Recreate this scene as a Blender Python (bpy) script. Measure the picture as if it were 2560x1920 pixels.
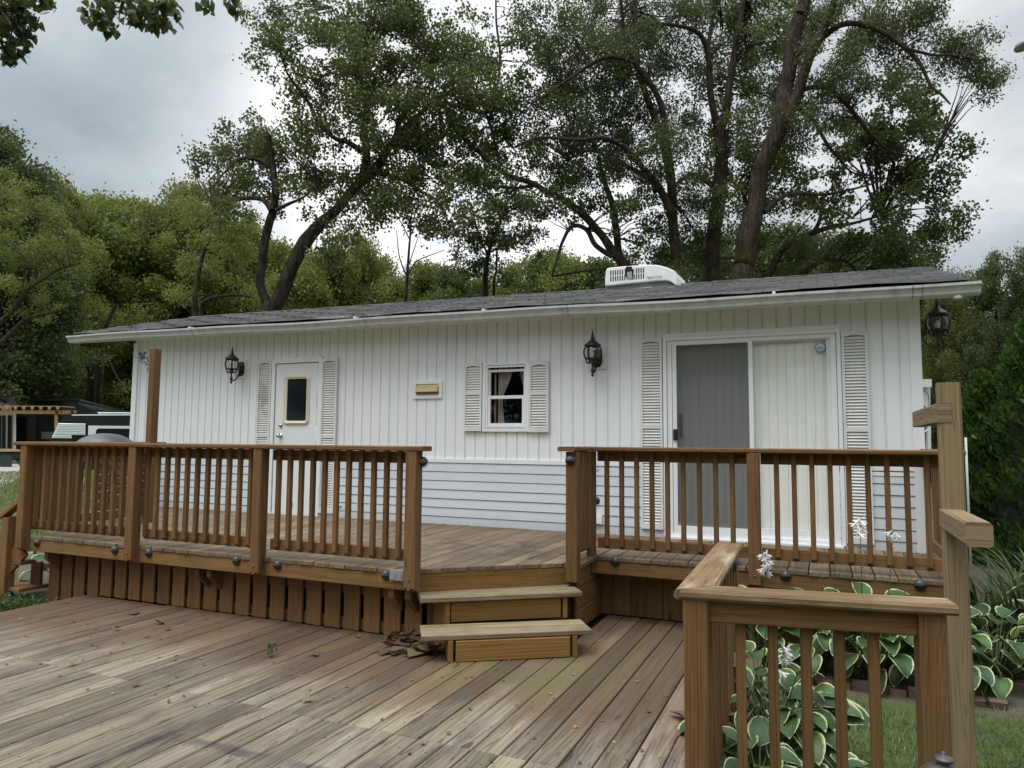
import bpy, bmesh, math, random
import numpy as np
from mathutils import Vector, Matrix

for o in list(bpy.data.objects): bpy.data.objects.remove(o)
SC = bpy.context.scene
COL = SC.collection
random.seed(7)
RNG = np.random.default_rng(11)
PI = math.pi

# ------------------------------------------------------------------ camera
F_PX, YAW, PITCH, ROLL = 1775.0, 0.412034011, 0.0810708458, 0.0078244607
CAM = np.array([4.4305705, -7.11387, 0.9263])
def cam_axes():
    cy, sy = math.cos(YAW), math.sin(YAW)
    w = np.array([-sy*math.cos(PITCH), cy*math.cos(PITCH), math.sin(PITCH)])
    r = np.array([cy, sy, 0.0]); u = np.cross(r, w)
    c, s = math.cos(ROLL), math.sin(ROLL)
    return c*r + s*u, -s*r + c*u, w
AX_R, AX_U, AX_W = cam_axes()
def at(px, py, d):
    """world point on the sight line of photo pixel (px, py) at forward distance d metres"""
    return CAM + d*(AX_W + (px-1280)/F_PX*AX_R - (py-960)/F_PX*AX_U)
cam_d = bpy.data.cameras.new('camera'); cam = bpy.data.objects.new('camera', cam_d); COL.objects.link(cam)
cam_d.sensor_fit = 'HORIZONTAL'; cam_d.sensor_width = 36.0; cam_d.lens = F_PX/2560*36.0
cam_d.clip_start = 0.05; cam_d.clip_end = 2000
cam.matrix_world = Matrix(((AX_R[0], AX_U[0], -AX_W[0], CAM[0]), (AX_R[1], AX_U[1], -AX_W[1], CAM[1]), (AX_R[2], AX_U[2], -AX_W[2], CAM[2]), (0, 0, 0, 1)))
SC.camera = cam

# ------------------------------------------------------------------ light
SC.view_settings.view_transform = 'Standard'; SC.view_settings.look = 'None'
SC.view_settings.exposure = 0.60; SC.view_settings.gamma = 1.0; SC.view_settings.use_curve_mapping = False
SUN_EL, SUN_AZ = math.radians(68), math.radians(205)      # azimuth measured clockwise from +Y: behind the photographer
sun_d = bpy.data.lights.new('sun', 'SUN'); sun = bpy.data.objects.new('sun', sun_d); COL.objects.link(sun)
sun_d.energy = 1.45; sun_d.angle = math.radians(40); sun_d.color = (1.0, 0.97, 0.93)
sd = Vector((math.sin(SUN_AZ)*math.cos(SUN_EL), math.cos(SUN_AZ)*math.cos(SUN_EL), math.sin(SUN_EL)))
sun.rotation_euler = (-sd).to_track_quat('-Z', 'Y').to_euler()

class NT:
    """tiny helper to write node trees"""
    def __init__(s, tree): s.t = tree; s.n = tree.nodes; s.l = tree.links
    def node(s, typ, **kw):
        n = s.n.new(typ)
        for k, v in kw.items(): setattr(n, k, v)
        return n
    def put(s, inp, v):
        if hasattr(v, 'is_output') or isinstance(v, bpy.types.NodeSocket): s.l.new(v, inp)
        elif v is not None:
            if hasattr(inp, 'default_value'):
                if isinstance(v, (tuple, list)) and len(v) == 3 and inp.type == 'RGBA': v = (*v, 1)
                inp.default_value = v
    def math(s, op, a, b=None, c=None, clamp=False):
        n = s.node('ShaderNodeMath', operation=op, use_clamp=clamp); s.put(n.inputs[0], a)
        if b is not None: s.put(n.inputs[1], b)
        if c is not None: s.put(n.inputs[2], c)
        return n.outputs[0]
    def vmath(s, op, a, b=None):
        n = s.node('ShaderNodeVectorMath', operation=op); s.put(n.inputs[0], a)
        if b is not None: s.put(n.inputs[1], b)
        return n.outputs[1] if op in ('DOT_PRODUCT', 'LENGTH', 'DISTANCE') else n.outputs[0]
    def mix(s, f, a, b, blend='MIX'):
        n = s.node('ShaderNodeMix', data_type='RGBA', blend_type=blend); s.put(n.inputs[0], f); s.put(n.inputs[6], a); s.put(n.inputs[7], b)
        return n.outputs[2]
    def noise(s, vec, scale, detail=4, rough=0.55, dist=0.0):
        n = s.node('ShaderNodeTexNoise'); s.put(n.inputs['Vector'], vec)
        n.inputs['Scale'].default_value = scale; n.inputs['Detail'].default_value = detail
        n.inputs['Roughness'].default_value = rough; n.inputs['Distortion'].default_value = dist
        return n.outputs['Fac']
    def ramp(s, f, stops, interp='LINEAR'):
        n = s.node('ShaderNodeValToRGB'); s.put(n.inputs[0], f); cr = n.color_ramp; cr.interpolation = interp
        while len(cr.elements) > 1: cr.elements.remove(cr.elements[-1])
        for i, (p, c) in enumerate(stops):
            e = cr.elements[0] if i == 0 else cr.elements.new(p)
            e.position = p; e.color = (*c, 1) if isinstance(c, (tuple, list)) else (c, c, c, 1)
        return n.outputs[0]
    def step(s, f, lo, hi): 
        n = s.node('ShaderNodeMapRange', interpolation_type='SMOOTHSTEP'); s.put(n.inputs[0], f)
        n.inputs[1].default_value = lo; n.inputs[2].default_value = hi
        return n.outputs[0]
    def scale(s, vec, sc): return s.vmath('MULTIPLY', vec, sc)
    def sep(s, vec):
        n = s.node('ShaderNodeSeparateXYZ'); s.put(n.inputs[0], vec); return n.outputs
    def comb(s, x, y, z):
        n = s.node('ShaderNodeCombineXYZ'); s.put(n.inputs[0], x); s.put(n.inputs[1], y); s.put(n.inputs[2], z); return n.outputs[0]

world = bpy.data.worlds.new('World'); SC.world = world; world.use_nodes = True
W = NT(world.node_tree); W.n.clear()
sky = W.node('ShaderNodeTexSky', sky_type='NISHITA', sun_disc=False)
sky.sun_elevation = SUN_EL; sky.sun_rotation = SUN_AZ; sky.air_density = 1.0; sky.dust_density = 2.0
tc = W.node('ShaderNodeTexCoord'); dirv = tc.outputs['Generated']
dx, dy, dz = W.sep(dirv)
den = W.math('ADD', W.math('MAXIMUM', dz, 0.0), 0.30)
cvec = W.comb(W.math('DIVIDE', dx, den), W.math('DIVIDE', dy, den), 3.7)
n_big = W.noise(cvec, 1.15, 6, 0.52, 0.35)
n_fine = W.noise(W.vmath('ADD', cvec, (5.3, 1.7, 0)), 3.2, 7, 0.55, 0.25)
cl = W.math('ADD', W.math('MULTIPLY', n_big, 0.74), W.math('MULTIPLY', n_fine, 0.26))
def lobe(d, k):
    v = Vector(d).normalized(); dt = W.math('MAXIMUM', W.vmath('DOT_PRODUCT', dirv, tuple(v)), 0.0)
    return W.math('POWER', dt, k)
glow = lobe(at(1130, 620, 1) - CAM, 26)                      # thinner, whiter cloud low behind the trees
glow2 = lobe(at(760, 250, 1) - CAM, 300)
cl2 = W.math('ADD', W.math('ADD', cl, W.math('MULTIPLY', glow, 0.34)), W.math('MULTIPLY', glow2, 0.16))
ccol = W.ramp(cl2, [(0.36, (2.4, 2.8, 3.05)), (0.45, (3.1, 3.5, 3.75)), (0.53, (4.2, 4.5, 4.7)), (0.61, (5.6, 5.8, 5.9)), (0.78, (7.8, 7.8, 7.75))])
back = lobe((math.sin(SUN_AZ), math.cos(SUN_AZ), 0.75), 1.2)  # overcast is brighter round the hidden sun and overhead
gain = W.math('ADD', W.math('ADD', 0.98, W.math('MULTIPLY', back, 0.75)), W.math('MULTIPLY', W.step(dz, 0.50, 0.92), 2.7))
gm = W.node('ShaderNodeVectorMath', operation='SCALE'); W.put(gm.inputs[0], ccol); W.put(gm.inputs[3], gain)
hole = W.math('MULTIPLY', W.step(n_fine, 0.57, 0.68), W.math('MULTIPLY', glow, 0.6))
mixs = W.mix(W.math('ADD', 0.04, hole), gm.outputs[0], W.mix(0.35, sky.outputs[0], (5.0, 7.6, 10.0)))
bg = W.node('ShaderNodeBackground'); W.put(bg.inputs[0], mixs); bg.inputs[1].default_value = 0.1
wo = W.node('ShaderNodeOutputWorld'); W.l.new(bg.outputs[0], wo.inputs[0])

# ------------------------------------------------------------------ materials
def new_mat(name):
    m = bpy.data.materials.new(name); m.use_nodes = True; N = NT(m.node_tree); N.n.clear()
    out = N.node('ShaderNodeOutputMaterial'); b = N.node('ShaderNodeBsdfPrincipled'); N.l.new(b.outputs[0], out.inputs[0])
    return m, N, b, out
def pos(N): return N.node('ShaderNodeNewGeometry').outputs['Position']
def attr(N, name): 
    n = N.node('ShaderNodeAttribute'); n.attribute_name = name; return n
def rnd_of(N): return attr(N, 'rnd').outputs['Fac']
def uv_of(N): 
    n = N.node('ShaderNodeUVMap'); return n.outputs[0]
def bump(N, b, h, strength=0.3, dist=0.01):
    n = N.node('ShaderNodeBump'); n.inputs['Strength'].default_value = strength; n.inputs['Distance'].default_value = dist
    N.put(n.inputs['Height'], h); N.l.new(n.outputs[0], b.inputs['Normal'])
def simple(name, col, rough=0.6, metal=0.0, var=0.12, scale=6.0, spec=0.5, bump_s=0.0):
    m, N, b, o = new_mat(name); P = pos(N); n = N.noise(P, scale, 5)
    k = N.math('ADD', 1-var, N.math('MULTIPLY', n, 2*var))
    N.put(b.inputs['Base Color'], N.mix(1.0, (*col, 1), N.comb(k, k, k), 'MULTIPLY'))
    b.inputs['Roughness'].default_value = rough; b.inputs['Metallic'].default_value = metal; b.inputs['Specular IOR Level'].default_value = spec
    if bump_s: bump(N, b, N.noise(P, scale*14, 3), bump_s, 0.004)
    return m
def wood(name, dark, light, worn, worn_amt=0.3, green=0.0, grain=1.0, rough=0.78, patch=None, extra=None, vary=0.42, late_w=0.15, gr=(0.30, 0.76)):
    """sawn lumber: UV u runs along the grain in metres, v round the section; rnd varies from board to board"""
    m, N, b, o = new_mat(name); uv = uv_of(N); P = pos(N); r = rnd_of(N)
    off = N.comb(N.math('MULTIPLY', r, 37.0), N.math('MULTIPLY', r, 11.0), N.math('MULTIPLY', r, 5.0))
    uvo = N.vmath('ADD', uv, off)
    fine = N.noise(N.scale(uvo, (1.2, 95.0*grain, 1)), 1.0, 4, 0.6, 0.3)
    rings = N.noise(N.scale(uvo, (0.40, 16.0*grain, 1)), 1.0, 2, 0.45, 1.0)
    wv = N.math('FRACT', N.math('MULTIPLY', rings, 13.0)); late = N.step(wv, 0.62, 0.98)
    g = N.math('ADD', N.math('MULTIPLY', fine, 0.62), N.math('MULTIPLY', late, late_w))
    g = N.math('ADD', g, N.math('MULTIPLY', N.noise(N.scale(uvo, (1.2, 5.0, 1)), 1.0, 3), 0.25))
    base = N.mix(N.step(g, *gr), (*light, 1), (*dark, 1))
    wn = N.math('ADD', N.math('MULTIPLY', N.noise(N.scale(uvo, (1.6, 14.0, 1)), 1.0, 5, 0.65), 0.6), N.math('MULTIPLY', N.noise(P, 2.1, 4), 0.4))
    wf = N.step(wn, 0.72-0.45*worn_amt, 0.86-0.30*worn_amt)
    wcol = N.mix(N.math('MULTIPLY', fine, 1.1, clamp=True), (*worn, 1), (*[c*0.62 for c in worn], 1))
    col = N.mix(N.math('MULTIPLY', wf, min(1, 0.35+worn_amt)), base, wcol)
    if patch: col = patch(N, col, P, uvo, fine)
    kn = N.step(N.noise(N.scale(uvo, (2.4, 10.0, 1)), 1.0, 1, 0.4), 0.735, 0.79); col = N.mix(N.math('MULTIPLY', kn, 0.75), col, (dark[0]*0.38, dark[1]*0.36, dark[2]*0.36, 1))
    if green:
        gz = N.math('MULTIPLY', N.step(N.noise(P, 3.3, 4), 0.45, 0.75), green)
        col = N.mix(gz, col, (0.075, 0.082, 0.022, 1))
    if extra: col = extra(N, col, P, uvo)
    k = N.math('ADD', 1-vary/2, N.math('MULTIPLY', r, vary))
    col = N.mix(1.0, col, N.comb(k, k, N.math('MULTIPLY', k, N.math('ADD', 0.94, N.math('MULTIPLY', N.math('FRACT', N.math('MULTIPLY', r, 7.3)), 0.12)))), 'MULTIPLY')
    N.put(b.inputs['Base Color'], col); b.inputs['Roughness'].default_value = rough; b.inputs['Specular IOR Level'].default_value = 0.3
    bump(N, b, N.math('SUBTRACT', N.math('MULTIPLY', fine, 0.6), N.math('MULTIPLY', late, 0.4)), 0.45, 0.004)
    return m
def deck_patch(N, col, P, uvo, fine):
    x, y, z = N.sep(P)
    big = N.noise(P, 0.9, 3); st = N.noise(N.scale(uvo, (0.8, 9.0, 1)), 1.0, 5, 0.6)
    # old brown stain survives near the upper deck's skirting and in streaks
    near = N.step(y, -4.1, -2.7); 
    f = N.step(N.math('ADD', N.math('MULTIPLY', near, 0.32), N.math('ADD', N.math('MULTIPLY', big, 0.35), N.math('MULTIPLY', st, 0.42))), 0.40, 0.60)
    col = N.mix(N.math('MULTIPLY', f, 0.85), col, N.mix(fine, (0.150, 0.084, 0.046, 1), (0.060, 0.036, 0.023, 1)))
    # pale silvered boards in the open
    pf = N.step(N.noise(N.vmath('ADD', N.scale(uvo, (0.9, 7.0, 1)), (9, 4, 0)), 1.0, 4, 0.65), 0.54, 0.74)
    col = N.mix(N.math('MULTIPLY', pf, N.math('SUBTRACT', 0.55, N.math('MULTIPLY', near, 0.45))), col, (0.37, 0.335, 0.28, 1))
    # grey-black mildew patches
    mf = N.step(N.noise(N.scale(P, (2.2, 0.9, 1)), 1.7, 4, 0.6), 0.54, 0.70)
    col = N.mix(N.math('MULTIPLY', mf, 0.6), col, (0.065, 0.055, 0.052, 1))
    # algae in front of the steps
    d = N.vmath('DISTANCE', P, (2.65, -2.75, -0.53)); af = N.math('MULTIPLY', N.step(d, 0.95, 0.25), N.step(N.noise(P, 4.0, 3), 0.3, 0.6))
    col = N.mix(N.math('MULTIPLY', af, 0.6), col, (0.085, 0.085, 0.03, 1))
    return col
def low_marks(N, col, P, uvo):
    x, y, z = N.sep(P); wob = N.math('MULTIPLY', N.math('SUBTRACT', N.noise(P, 7.0, 4), 0.5), 0.05)
    # dark outline on the boards along two sides of a rectangle
    a = N.math('ABSOLUTE', N.math('ADD', N.math('ADD', y, 4.46), wob)); fa = N.math('MULTIPLY', N.step(a, 0.055, 0.018), N.math('MULTIPLY', N.step(x, 1.36, 1.44), N.step(x, 2.75, 2.3)))
    bb = N.math('ABSOLUTE', N.math('ADD', N.math('SUBTRACT', x, 1.42), wob)); fb = N.math('MULTIPLY', N.step(bb, 0.06, 0.02), N.math('MULTIPLY', N.step(y, -4.42, -4.50), N.step(y, -5.4, -5.0)))
    f = N.math('MULTIPLY', N.math('MULTIPLY', N.math('MAXIMUM', fa, fb), N.step(N.noise(P, 3.5, 4), 0.25, 0.6)), 0.75)
    return N.mix(f, col, (0.055, 0.042, 0.048, 1))
def nails(N, col, P, uvo):
    x, y, z = N.sep(P); fy = N.math('MULTIPLY', N.math('ABSOLUTE', N.math('SUBTRACT', N.math('FRACT', N.math('DIVIDE', N.math('ADD', y, 9.99), 0.406)), 0.5)), 0.406); fx = N.math('FRACT', N.math('DIVIDE', N.math('ADD', x, 1.90), BW+GAP))
    a = N.math('MULTIPLY', N.math('ABSOLUTE', N.math('SUBTRACT', N.math('ABSOLUTE', N.math('SUBTRACT', fx, 0.475)), 0.27)), BW+GAP)
    d2 = N.math('ADD', N.math('MULTIPLY', fy, fy), N.math('MULTIPLY', a, a)); col = N.mix(N.math('MULTIPLY', N.step(d2, 0.00006, 0.00002), 0.75), col, (0.03, 0.024, 0.02, 1))
    return low_marks(N, col, P, uvo)
M = {}
BW, GAP = 0.137, 0.0075
M['rail'] = wood('brown_stained_wood', (0.078, 0.039, 0.015), (0.205, 0.102, 0.039), (0.30, 0.22, 0.14), 0.16, 0.28)
M['rim'] = wood('rim_board_wood', (0.090, 0.046, 0.016), (0.240, 0.124, 0.044), (0.36, 0.28, 0.19), 0.26, 0.22)
M['skirt'] = wood('skirting_wood', (0.090, 0.045, 0.018), (0.225, 0.112, 0.042), (0.24, 0.18, 0.11), 0.16, 0.45)
M['riser'] = wood('step_riser_wood', (0.12, 0.060, 0.015), (0.275, 0.145, 0.040), (0.30, 0.22, 0.12), 0.10, 0.30)
M['tread'] = wood('weathered_tread_wood', (0.10, 0.070, 0.038), (0.25, 0.19, 0.115), (0.42, 0.37, 0.29), 0.38, 0.55, grain=0.6)
M['worncap'] = wood('worn_cap_wood', (0.085, 0.047, 0.022), (0.20, 0.12, 0.058), (0.50, 0.40, 0.29), 0.60, 0.10, grain=0.5)
M['post'] = wood('grey_brown_timber', (0.10, 0.066, 0.036), (0.235, 0.165, 0.098), (0.33, 0.27, 0.20), 0.30, 0.10, grain=0.6)
M['deck'] = wood('weathered_deck_boards', (0.070, 0.052, 0.036), (0.245, 0.197, 0.142), (0.36, 0.315, 0.25), 0.42, 0.08, grain=0.55, patch=deck_patch, extra=nails, vary=0.62, late_w=0.17, gr=(0.28, 0.72))
def up_patch(N, col, P, uvo, fine):
    x, y, z = N.sep(P)
    st = N.noise(N.scale(uvo, (0.7, 8.0, 1)), 1.0, 5, 0.6); big = N.noise(P, 1.3, 3)
    f = N.step(N.math('ADD', N.math('MULTIPLY', st, 0.5), N.math('MULTIPLY', big, 0.5)), 0.40, 0.60)
    col = N.mix(N.math('MULTIPLY', f, 0.75), col, N.mix(fine, (0.155, 0.095, 0.058, 1), (0.085, 0.052, 0.034, 1)))
    d = N.vmath('DISTANCE', N.scale(P, (0.55, 1, 1)), (0.95, -1.45, 0)); df = N.math('MULTIPLY', N.step(d, 0.75, 0.25), N.step(N.noise(P, 5.0, 4), 0.35, 0.6))
    return N.mix(N.math('MULTIPLY', df, 0.6), col, (0.055, 0.042, 0.036, 1))
M['updeck'] = wood('upper_deck_boards', (0.070, 0.050, 0.033), (0.24, 0.18, 0.12), (0.36, 0.31, 0.235), 0.30, 0.15, grain=0.6, patch=up_patch)
def vinyl(name, col, dirt_z=None, dirt=0.3):
    m, N, b, o = new_mat(name); P = pos(N); x, y, z = N.sep(P)
    n = N.noise(N.scale(P, (1, 1, 0.4)), 2.2, 5); n2 = N.noise(N.scale(P, (9, 9, 60)), 3.0, 4)
    k = N.math('ADD', 0.94, N.math('ADD', N.math('MULTIPLY', n, 0.09), N.math('MULTIPLY', n2, 0.03)))
    c = N.mix(1.0, (*col, 1), N.comb(k, k, k), 'MULTIPLY')
    gs = N.step(N.noise(N.scale(P, (7, 7, 0.35)), 1.6, 5, 0.6), 0.5, 0.8); c = N.mix(N.math('MULTIPLY', gs, 0.16), c, (0.42, 0.40, 0.36, 1))
    if dirt_z is not None:
        sp = N.step(N.noise(P, 60.0, 3, 0.7), 0.60, 0.72)
        f = N.math('MULTIPLY', N.step(z, dirt_z+0.16, dirt_z), N.math('ADD', 0.25, sp))
        c = N.mix(N.math('MULTIPLY', f, dirt), c, (0.16, 0.12, 0.085, 1))
    N.put(b.inputs['Base Color'], c); b.inputs['Roughness'].default_value = 0.5; b.inputs['Specular IOR Level'].default_value = 0.35
    bump(N, b, N.noise(N.scale(P, (12, 12, 90)), 2.0, 3), 0.06, 0.003)
    return m
M['siding'] = vinyl('white_vertical_vinyl', (0.80, 0.805, 0.81))
M['lapsiding'] = vinyl('sky_tinted_lap_vinyl', (0.60, 0.63, 0.665), 0.0, 0.8)  # white vinyl, with the bluish sky reflection put into its colour
M['trim'] = vinyl('white_trim', (0.78, 0.785, 0.79))
M['door'] = simple('white_door_paint', (0.76, 0.78, 0.76), 0.4, var=0.03)
def shutter_mat():
    m, N, b, o = new_mat('aged_white_shutter'); P = pos(N); x, y, z = N.sep(P)
    n = N.noise(P, 5.0, 5); c = N.mix(N.step(n, 0.4, 0.75), (0.70, 0.695, 0.675, 1), (0.61, 0.60, 0.575, 1))
    d = N.vmath('DISTANCE', N.scale(P, (1, 1, 0.42)), (-2.15, 0, 0.60)); f = N.math('MULTIPLY', N.step(d, 0.17, 0.03), N.step(N.noise(P, 9.0, 4), 0.38, 0.62))
    c = N.mix(N.math('MULTIPLY', f, 0.45), c, (0.22, 0.20, 0.17, 1))
    N.put(b.inputs['Base Color'], c); b.inputs['Roughness'].default_value = 0.55
    return m
M['shutter'] = shutter_mat()
M['gutter'] = None
def gutter_mat():
    m, N, b, o = new_mat('dirty_white_gutter'); P = pos(N); x, y, z = N.sep(P)
    st = N.noise(N.scale(P, (5, 5, 0.6)), 1.5, 5, 0.6); c = N.mix(N.step(st, 0.45, 0.8), (0.56, 0.565, 0.56, 1), (0.36, 0.355, 0.33, 1))
    c = N.mix(N.math('MULTIPLY', N.step(N.noise(P, 11.0, 5, 0.7), 0.6, 0.75), 0.5), c, (0.20, 0.18, 0.13, 1))
    N.put(b.inputs['Base Color'], c); b.inputs['Roughness'].default_value = 0.4
    return m
M['gutter'] = gutter_mat()
def shingle_mat():
    m, N, b, o = new_mat('grey_shingles'); uv = uv_of(N); u, v, _ = N.sep(uv); P = pos(N)
    row = N.math('FLOOR', N.math('ADD', v, 0.001)); 
    uo = N.math('ADD', N.math('MULTIPLY', u, 3.28), N.math('MULTIPLY', row, 0.5))
    wn = N.node('ShaderNodeTexWhiteNoise', noise_dimensions='2D'); N.put(wn.inputs['Vector'], N.comb(N.math('FLOOR', uo), row, 0))
    t = wn.outputs['Value']; g = N.noise(P, 190.0, 2, 0.8)
    c = N.ramp(N.math('ADD', N.math('MULTIPLY', t, 0.55), N.math('MULTIPLY', g, 0.45)), [(0.1, (0.09, 0.089, 0.089)), (0.5, (0.15, 0.148, 0.145)), (0.9, (0.22, 0.215, 0.208))])
    slot = N.step(N.math('ABSOLUTE', N.math('SUBTRACT', N.math('FRACT', uo), 0.5)), 0.462, 0.485)
    c = N.mix(N.math('MULTIPLY', slot, 0.45), c, (0.02, 0.02, 0.02, 1))
    c = N.mix(N.math('MULTIPLY', N.step(N.noise(P, 1.4, 4), 0.5, 0.8), 0.35), c, (0.20, 0.185, 0.15, 1))
    N.put(b.inputs['Base Color'], c); b.inputs['Roughness'].default_value = 0.9; bump(N, b, g, 0.5, 0.004)
    return m
M['shingle'] = shingle_mat()
M['black'] = simple('black_cast_metal', (0.014, 0.014, 0.016), 0.42, 0.0, 0.2, 12, 0.5)
M['bronze'] = simple('dark_bronze_hood', (0.055, 0.046, 0.046), 0.38, 0.0, 0.15, 9)
M['chrome'] = simple('brushed_nickel', (0.55, 0.54, 0.52), 0.22, 1.0, 0.05)
M['galv'] = simple('grey_outlet_cover', (0.30, 0.30, 0.30), 0.55, 0.3, 0.15, 20)
M['cream'] = simple('cream_plastic', (0.70, 0.66, 0.50), 0.45, var=0.06)
M['tan'] = simple('yellowed_tan_plastic', (0.46, 0.36, 0.17), 0.5, var=0.15, scale=14)
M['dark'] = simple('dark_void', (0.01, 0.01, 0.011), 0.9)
M['interior'] = simple('dim_interior', (0.03, 0.026, 0.024), 0.9)
M['rubber'] = simple('black_rubber', (0.018, 0.018, 0.018), 0.8)
M['acwhite'] = simple('weathered_white_shroud', (0.72, 0.73, 0.72), 0.5, var=0.12, scale=7)
M['acgrey'] = simple('grey_pan', (0.17, 0.17, 0.165), 0.7, var=0.3, scale=10)
M['oakblind'] = simple('wood_edge', (0.28, 0.15, 0.06), 0.6)
def glass_mat(name, tint=(1, 1, 1), refl=1.0, mesh=0.0):
    m, N, b, o = new_mat(name); N.n.remove(b)
    t = N.node('ShaderNodeBsdfTransparent'); t.inputs[0].default_value = (*tint, 1)
    g = N.node('ShaderNodeBsdfGlossy'); g.inputs['Roughness'].default_value = 0.015; g.inputs[0].default_value = (1, 1, 1, 1)
    gn = N.node('ShaderNodeNewGeometry'); cs = N.math('ABSOLUTE', N.vmath('DOT_PRODUCT', gn.outputs['Normal'], gn.outputs['Incoming']))
    fr = N.math('ADD', 0.045, N.math('MULTIPLY', N.math('POWER', N.math('SUBTRACT', 1.0, cs, clamp=True), 5.0), 0.9))
    mx = N.node('ShaderNodeMixShader'); N.put(mx.inputs[0], N.math('MULTIPLY', fr, refl)); N.l.new(t.outputs[0], mx.inputs[1]); N.l.new(g.outputs[0], mx.inputs[2])
    N.l.new(mx.outputs[0], o.inputs[0]); return m
M['glass'] = glass_mat('window_glass', (0.985, 0.99, 0.985), 1.0)
M['lampglass'] = glass_mat('lantern_glass', (0.92, 0.93, 0.92), 1.0)
M['darkglass'] = simple('dark_tinted_glass', (0.012, 0.014, 0.017), 0.06, var=0.02, spec=0.22)
def screen_mat():
    m, N, b, o = new_mat('insect_screen'); b.inputs['Base Color'].default_value = (0.055, 0.058, 0.06, 1); b.inputs['Roughness'].default_value = 0.8
    t = N.node('ShaderNodeBsdfTransparent'); mx = N.node('ShaderNodeMixShader'); mx.inputs[0].default_value = 0.58
    N.l.new(t.outputs[0], mx.inputs[1]); N.l.new(b.outputs[0], mx.inputs[2]); N.l.new(mx.outputs[0], o.inputs[0]); return m
M['screen'] = screen_mat()
M['blind'] = simple('vertical_blind_vinyl', (0.86, 0.86, 0.80), 0.5, var=0.02, scale=3)
M['curtain'] = simple('sheer_curtain', (0.42, 0.40, 0.39), 0.9, var=0.1)
M['blue'] = simple('blue_decal', (0.02, 0.18, 0.48), 0.4)
M['decal'] = simple('pale_decal', (0.62, 0.68, 0.70), 0.4)
M['brick'] = simple('old_red_brick', (0.105, 0.060, 0.048), 0.9, var=0.45, scale=14)
M['terracotta'] = simple('red_brown_plank', (0.12, 0.042, 0.02), 0.8, var=0.2)
M['ink'] = simple('faded_print', (0.10, 0.11, 0.12), 0.6)
def leaf_mat(name, stops, trans=0.35, tcol=(0.16, 0.20, 0.04)):
    m, N, b, o = new_mat(name); r = rnd_of(N); c = N.ramp(r, stops); oi = N.node('ShaderNodeObjectInfo'); kv = N.math('ADD', 0.82, N.math('MULTIPLY', oi.outputs['Random'], 0.40)); c = N.mix(1.0, c, N.comb(N.math('MULTIPLY', kv, N.math('ADD', 0.92, N.math('MULTIPLY', N.math('FRACT', N.math('MULTIPLY', oi.outputs['Random'], 7.7)), 0.20))), kv, N.math('MULTIPLY', kv, 0.95)), 'MULTIPLY')
    N.put(b.inputs['Base Color'], c); b.inputs['Roughness'].default_value = 0.5; b.inputs['Specular IOR Level'].default_value = 0.35
    t = N.node('ShaderNodeBsdfTranslucent'); N.put(t.inputs[0], N.mix(0.5, c, (*tcol, 1)))
    mx = N.node('ShaderNodeMixShader'); mx.inputs[0].default_value = trans
    N.l.new(b.outputs[0], mx.inputs[1]); N.l.new(t.outputs[0], mx.inputs[2]); N.l.new(mx.outputs[0], o.inputs[0]); return m
M['leafA'] = leaf_mat('cottonwood_leaves', [(0, (0.036, 0.052, 0.018)), (0.45, (0.065, 0.086, 0.029)), (0.8, (0.105, 0.128, 0.047)), (1, (0.16, 0.175, 0.08))])
M['leafB'] = leaf_mat('willow_leaves', [(0, (0.032, 0.047, 0.019)), (0.5, (0.060, 0.078, 0.030)), (0.85, (0.095, 0.112, 0.045)), (1, (0.14, 0.152, 0.068))])
M['leafC'] = leaf_mat('yellow_green_leaves', [(0, (0.055, 0.078, 0.020)), (0.5, (0.115, 0.145, 0.036)), (0.85, (0.185, 0.205, 0.056)), (1, (0.25, 0.25, 0.085))], 0.45, (0.26, 0.28, 0.04))
M['leafD'] = leaf_mat('dark_leaves', [(0, (0.026, 0.042, 0.016)), (0.5, (0.056, 0.078, 0.027)), (0.85, (0.090, 0.115, 0.042)), (1, (0.13, 0.15, 0.065))], 0.35)
M['leafE'] = leaf_mat('arborvitae_sprays', [(0, (0.012, 0.028, 0.008)), (0.5, (0.040, 0.082, 0.018)), (0.85, (0.090, 0.150, 0.030)), (1, (0.15, 0.21, 0.05))], 0.3, (0.10, 0.20, 0.03))
M['grass'] = leaf_mat('grass_blades', [(0, (0.055, 0.078, 0.026)), (0.5, (0.105, 0.132, 0.048)), (0.85, (0.17, 0.185, 0.085)), (1, (0.36, 0.32, 0.18))], 0.35, (0.18, 0.21, 0.06))
M['lily'] = leaf_mat('strap_leaves', [(0, (0.030, 0.060, 0.018)), (0.6, (0.060, 0.105, 0.034)), (1, (0.11, 0.15, 0.06))], 0.3)
M['dryleaf'] = leaf_mat('dry_leaves', [(0, (0.075, 0.050, 0.034)), (0.5, (0.15, 0.105, 0.068)), (1, (0.30, 0.22, 0.13))], 0.15, (0.2, 0.12, 0.06))
M['petal'] = leaf_mat('white_petals', [(0, (0.70, 0.68, 0.76)), (1, (0.82, 0.82, 0.84))], 0.3, (0.8, 0.78, 0.85))
M['stem'] = simple('green_stem', (0.070, 0.095, 0.030), 0.6)
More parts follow.
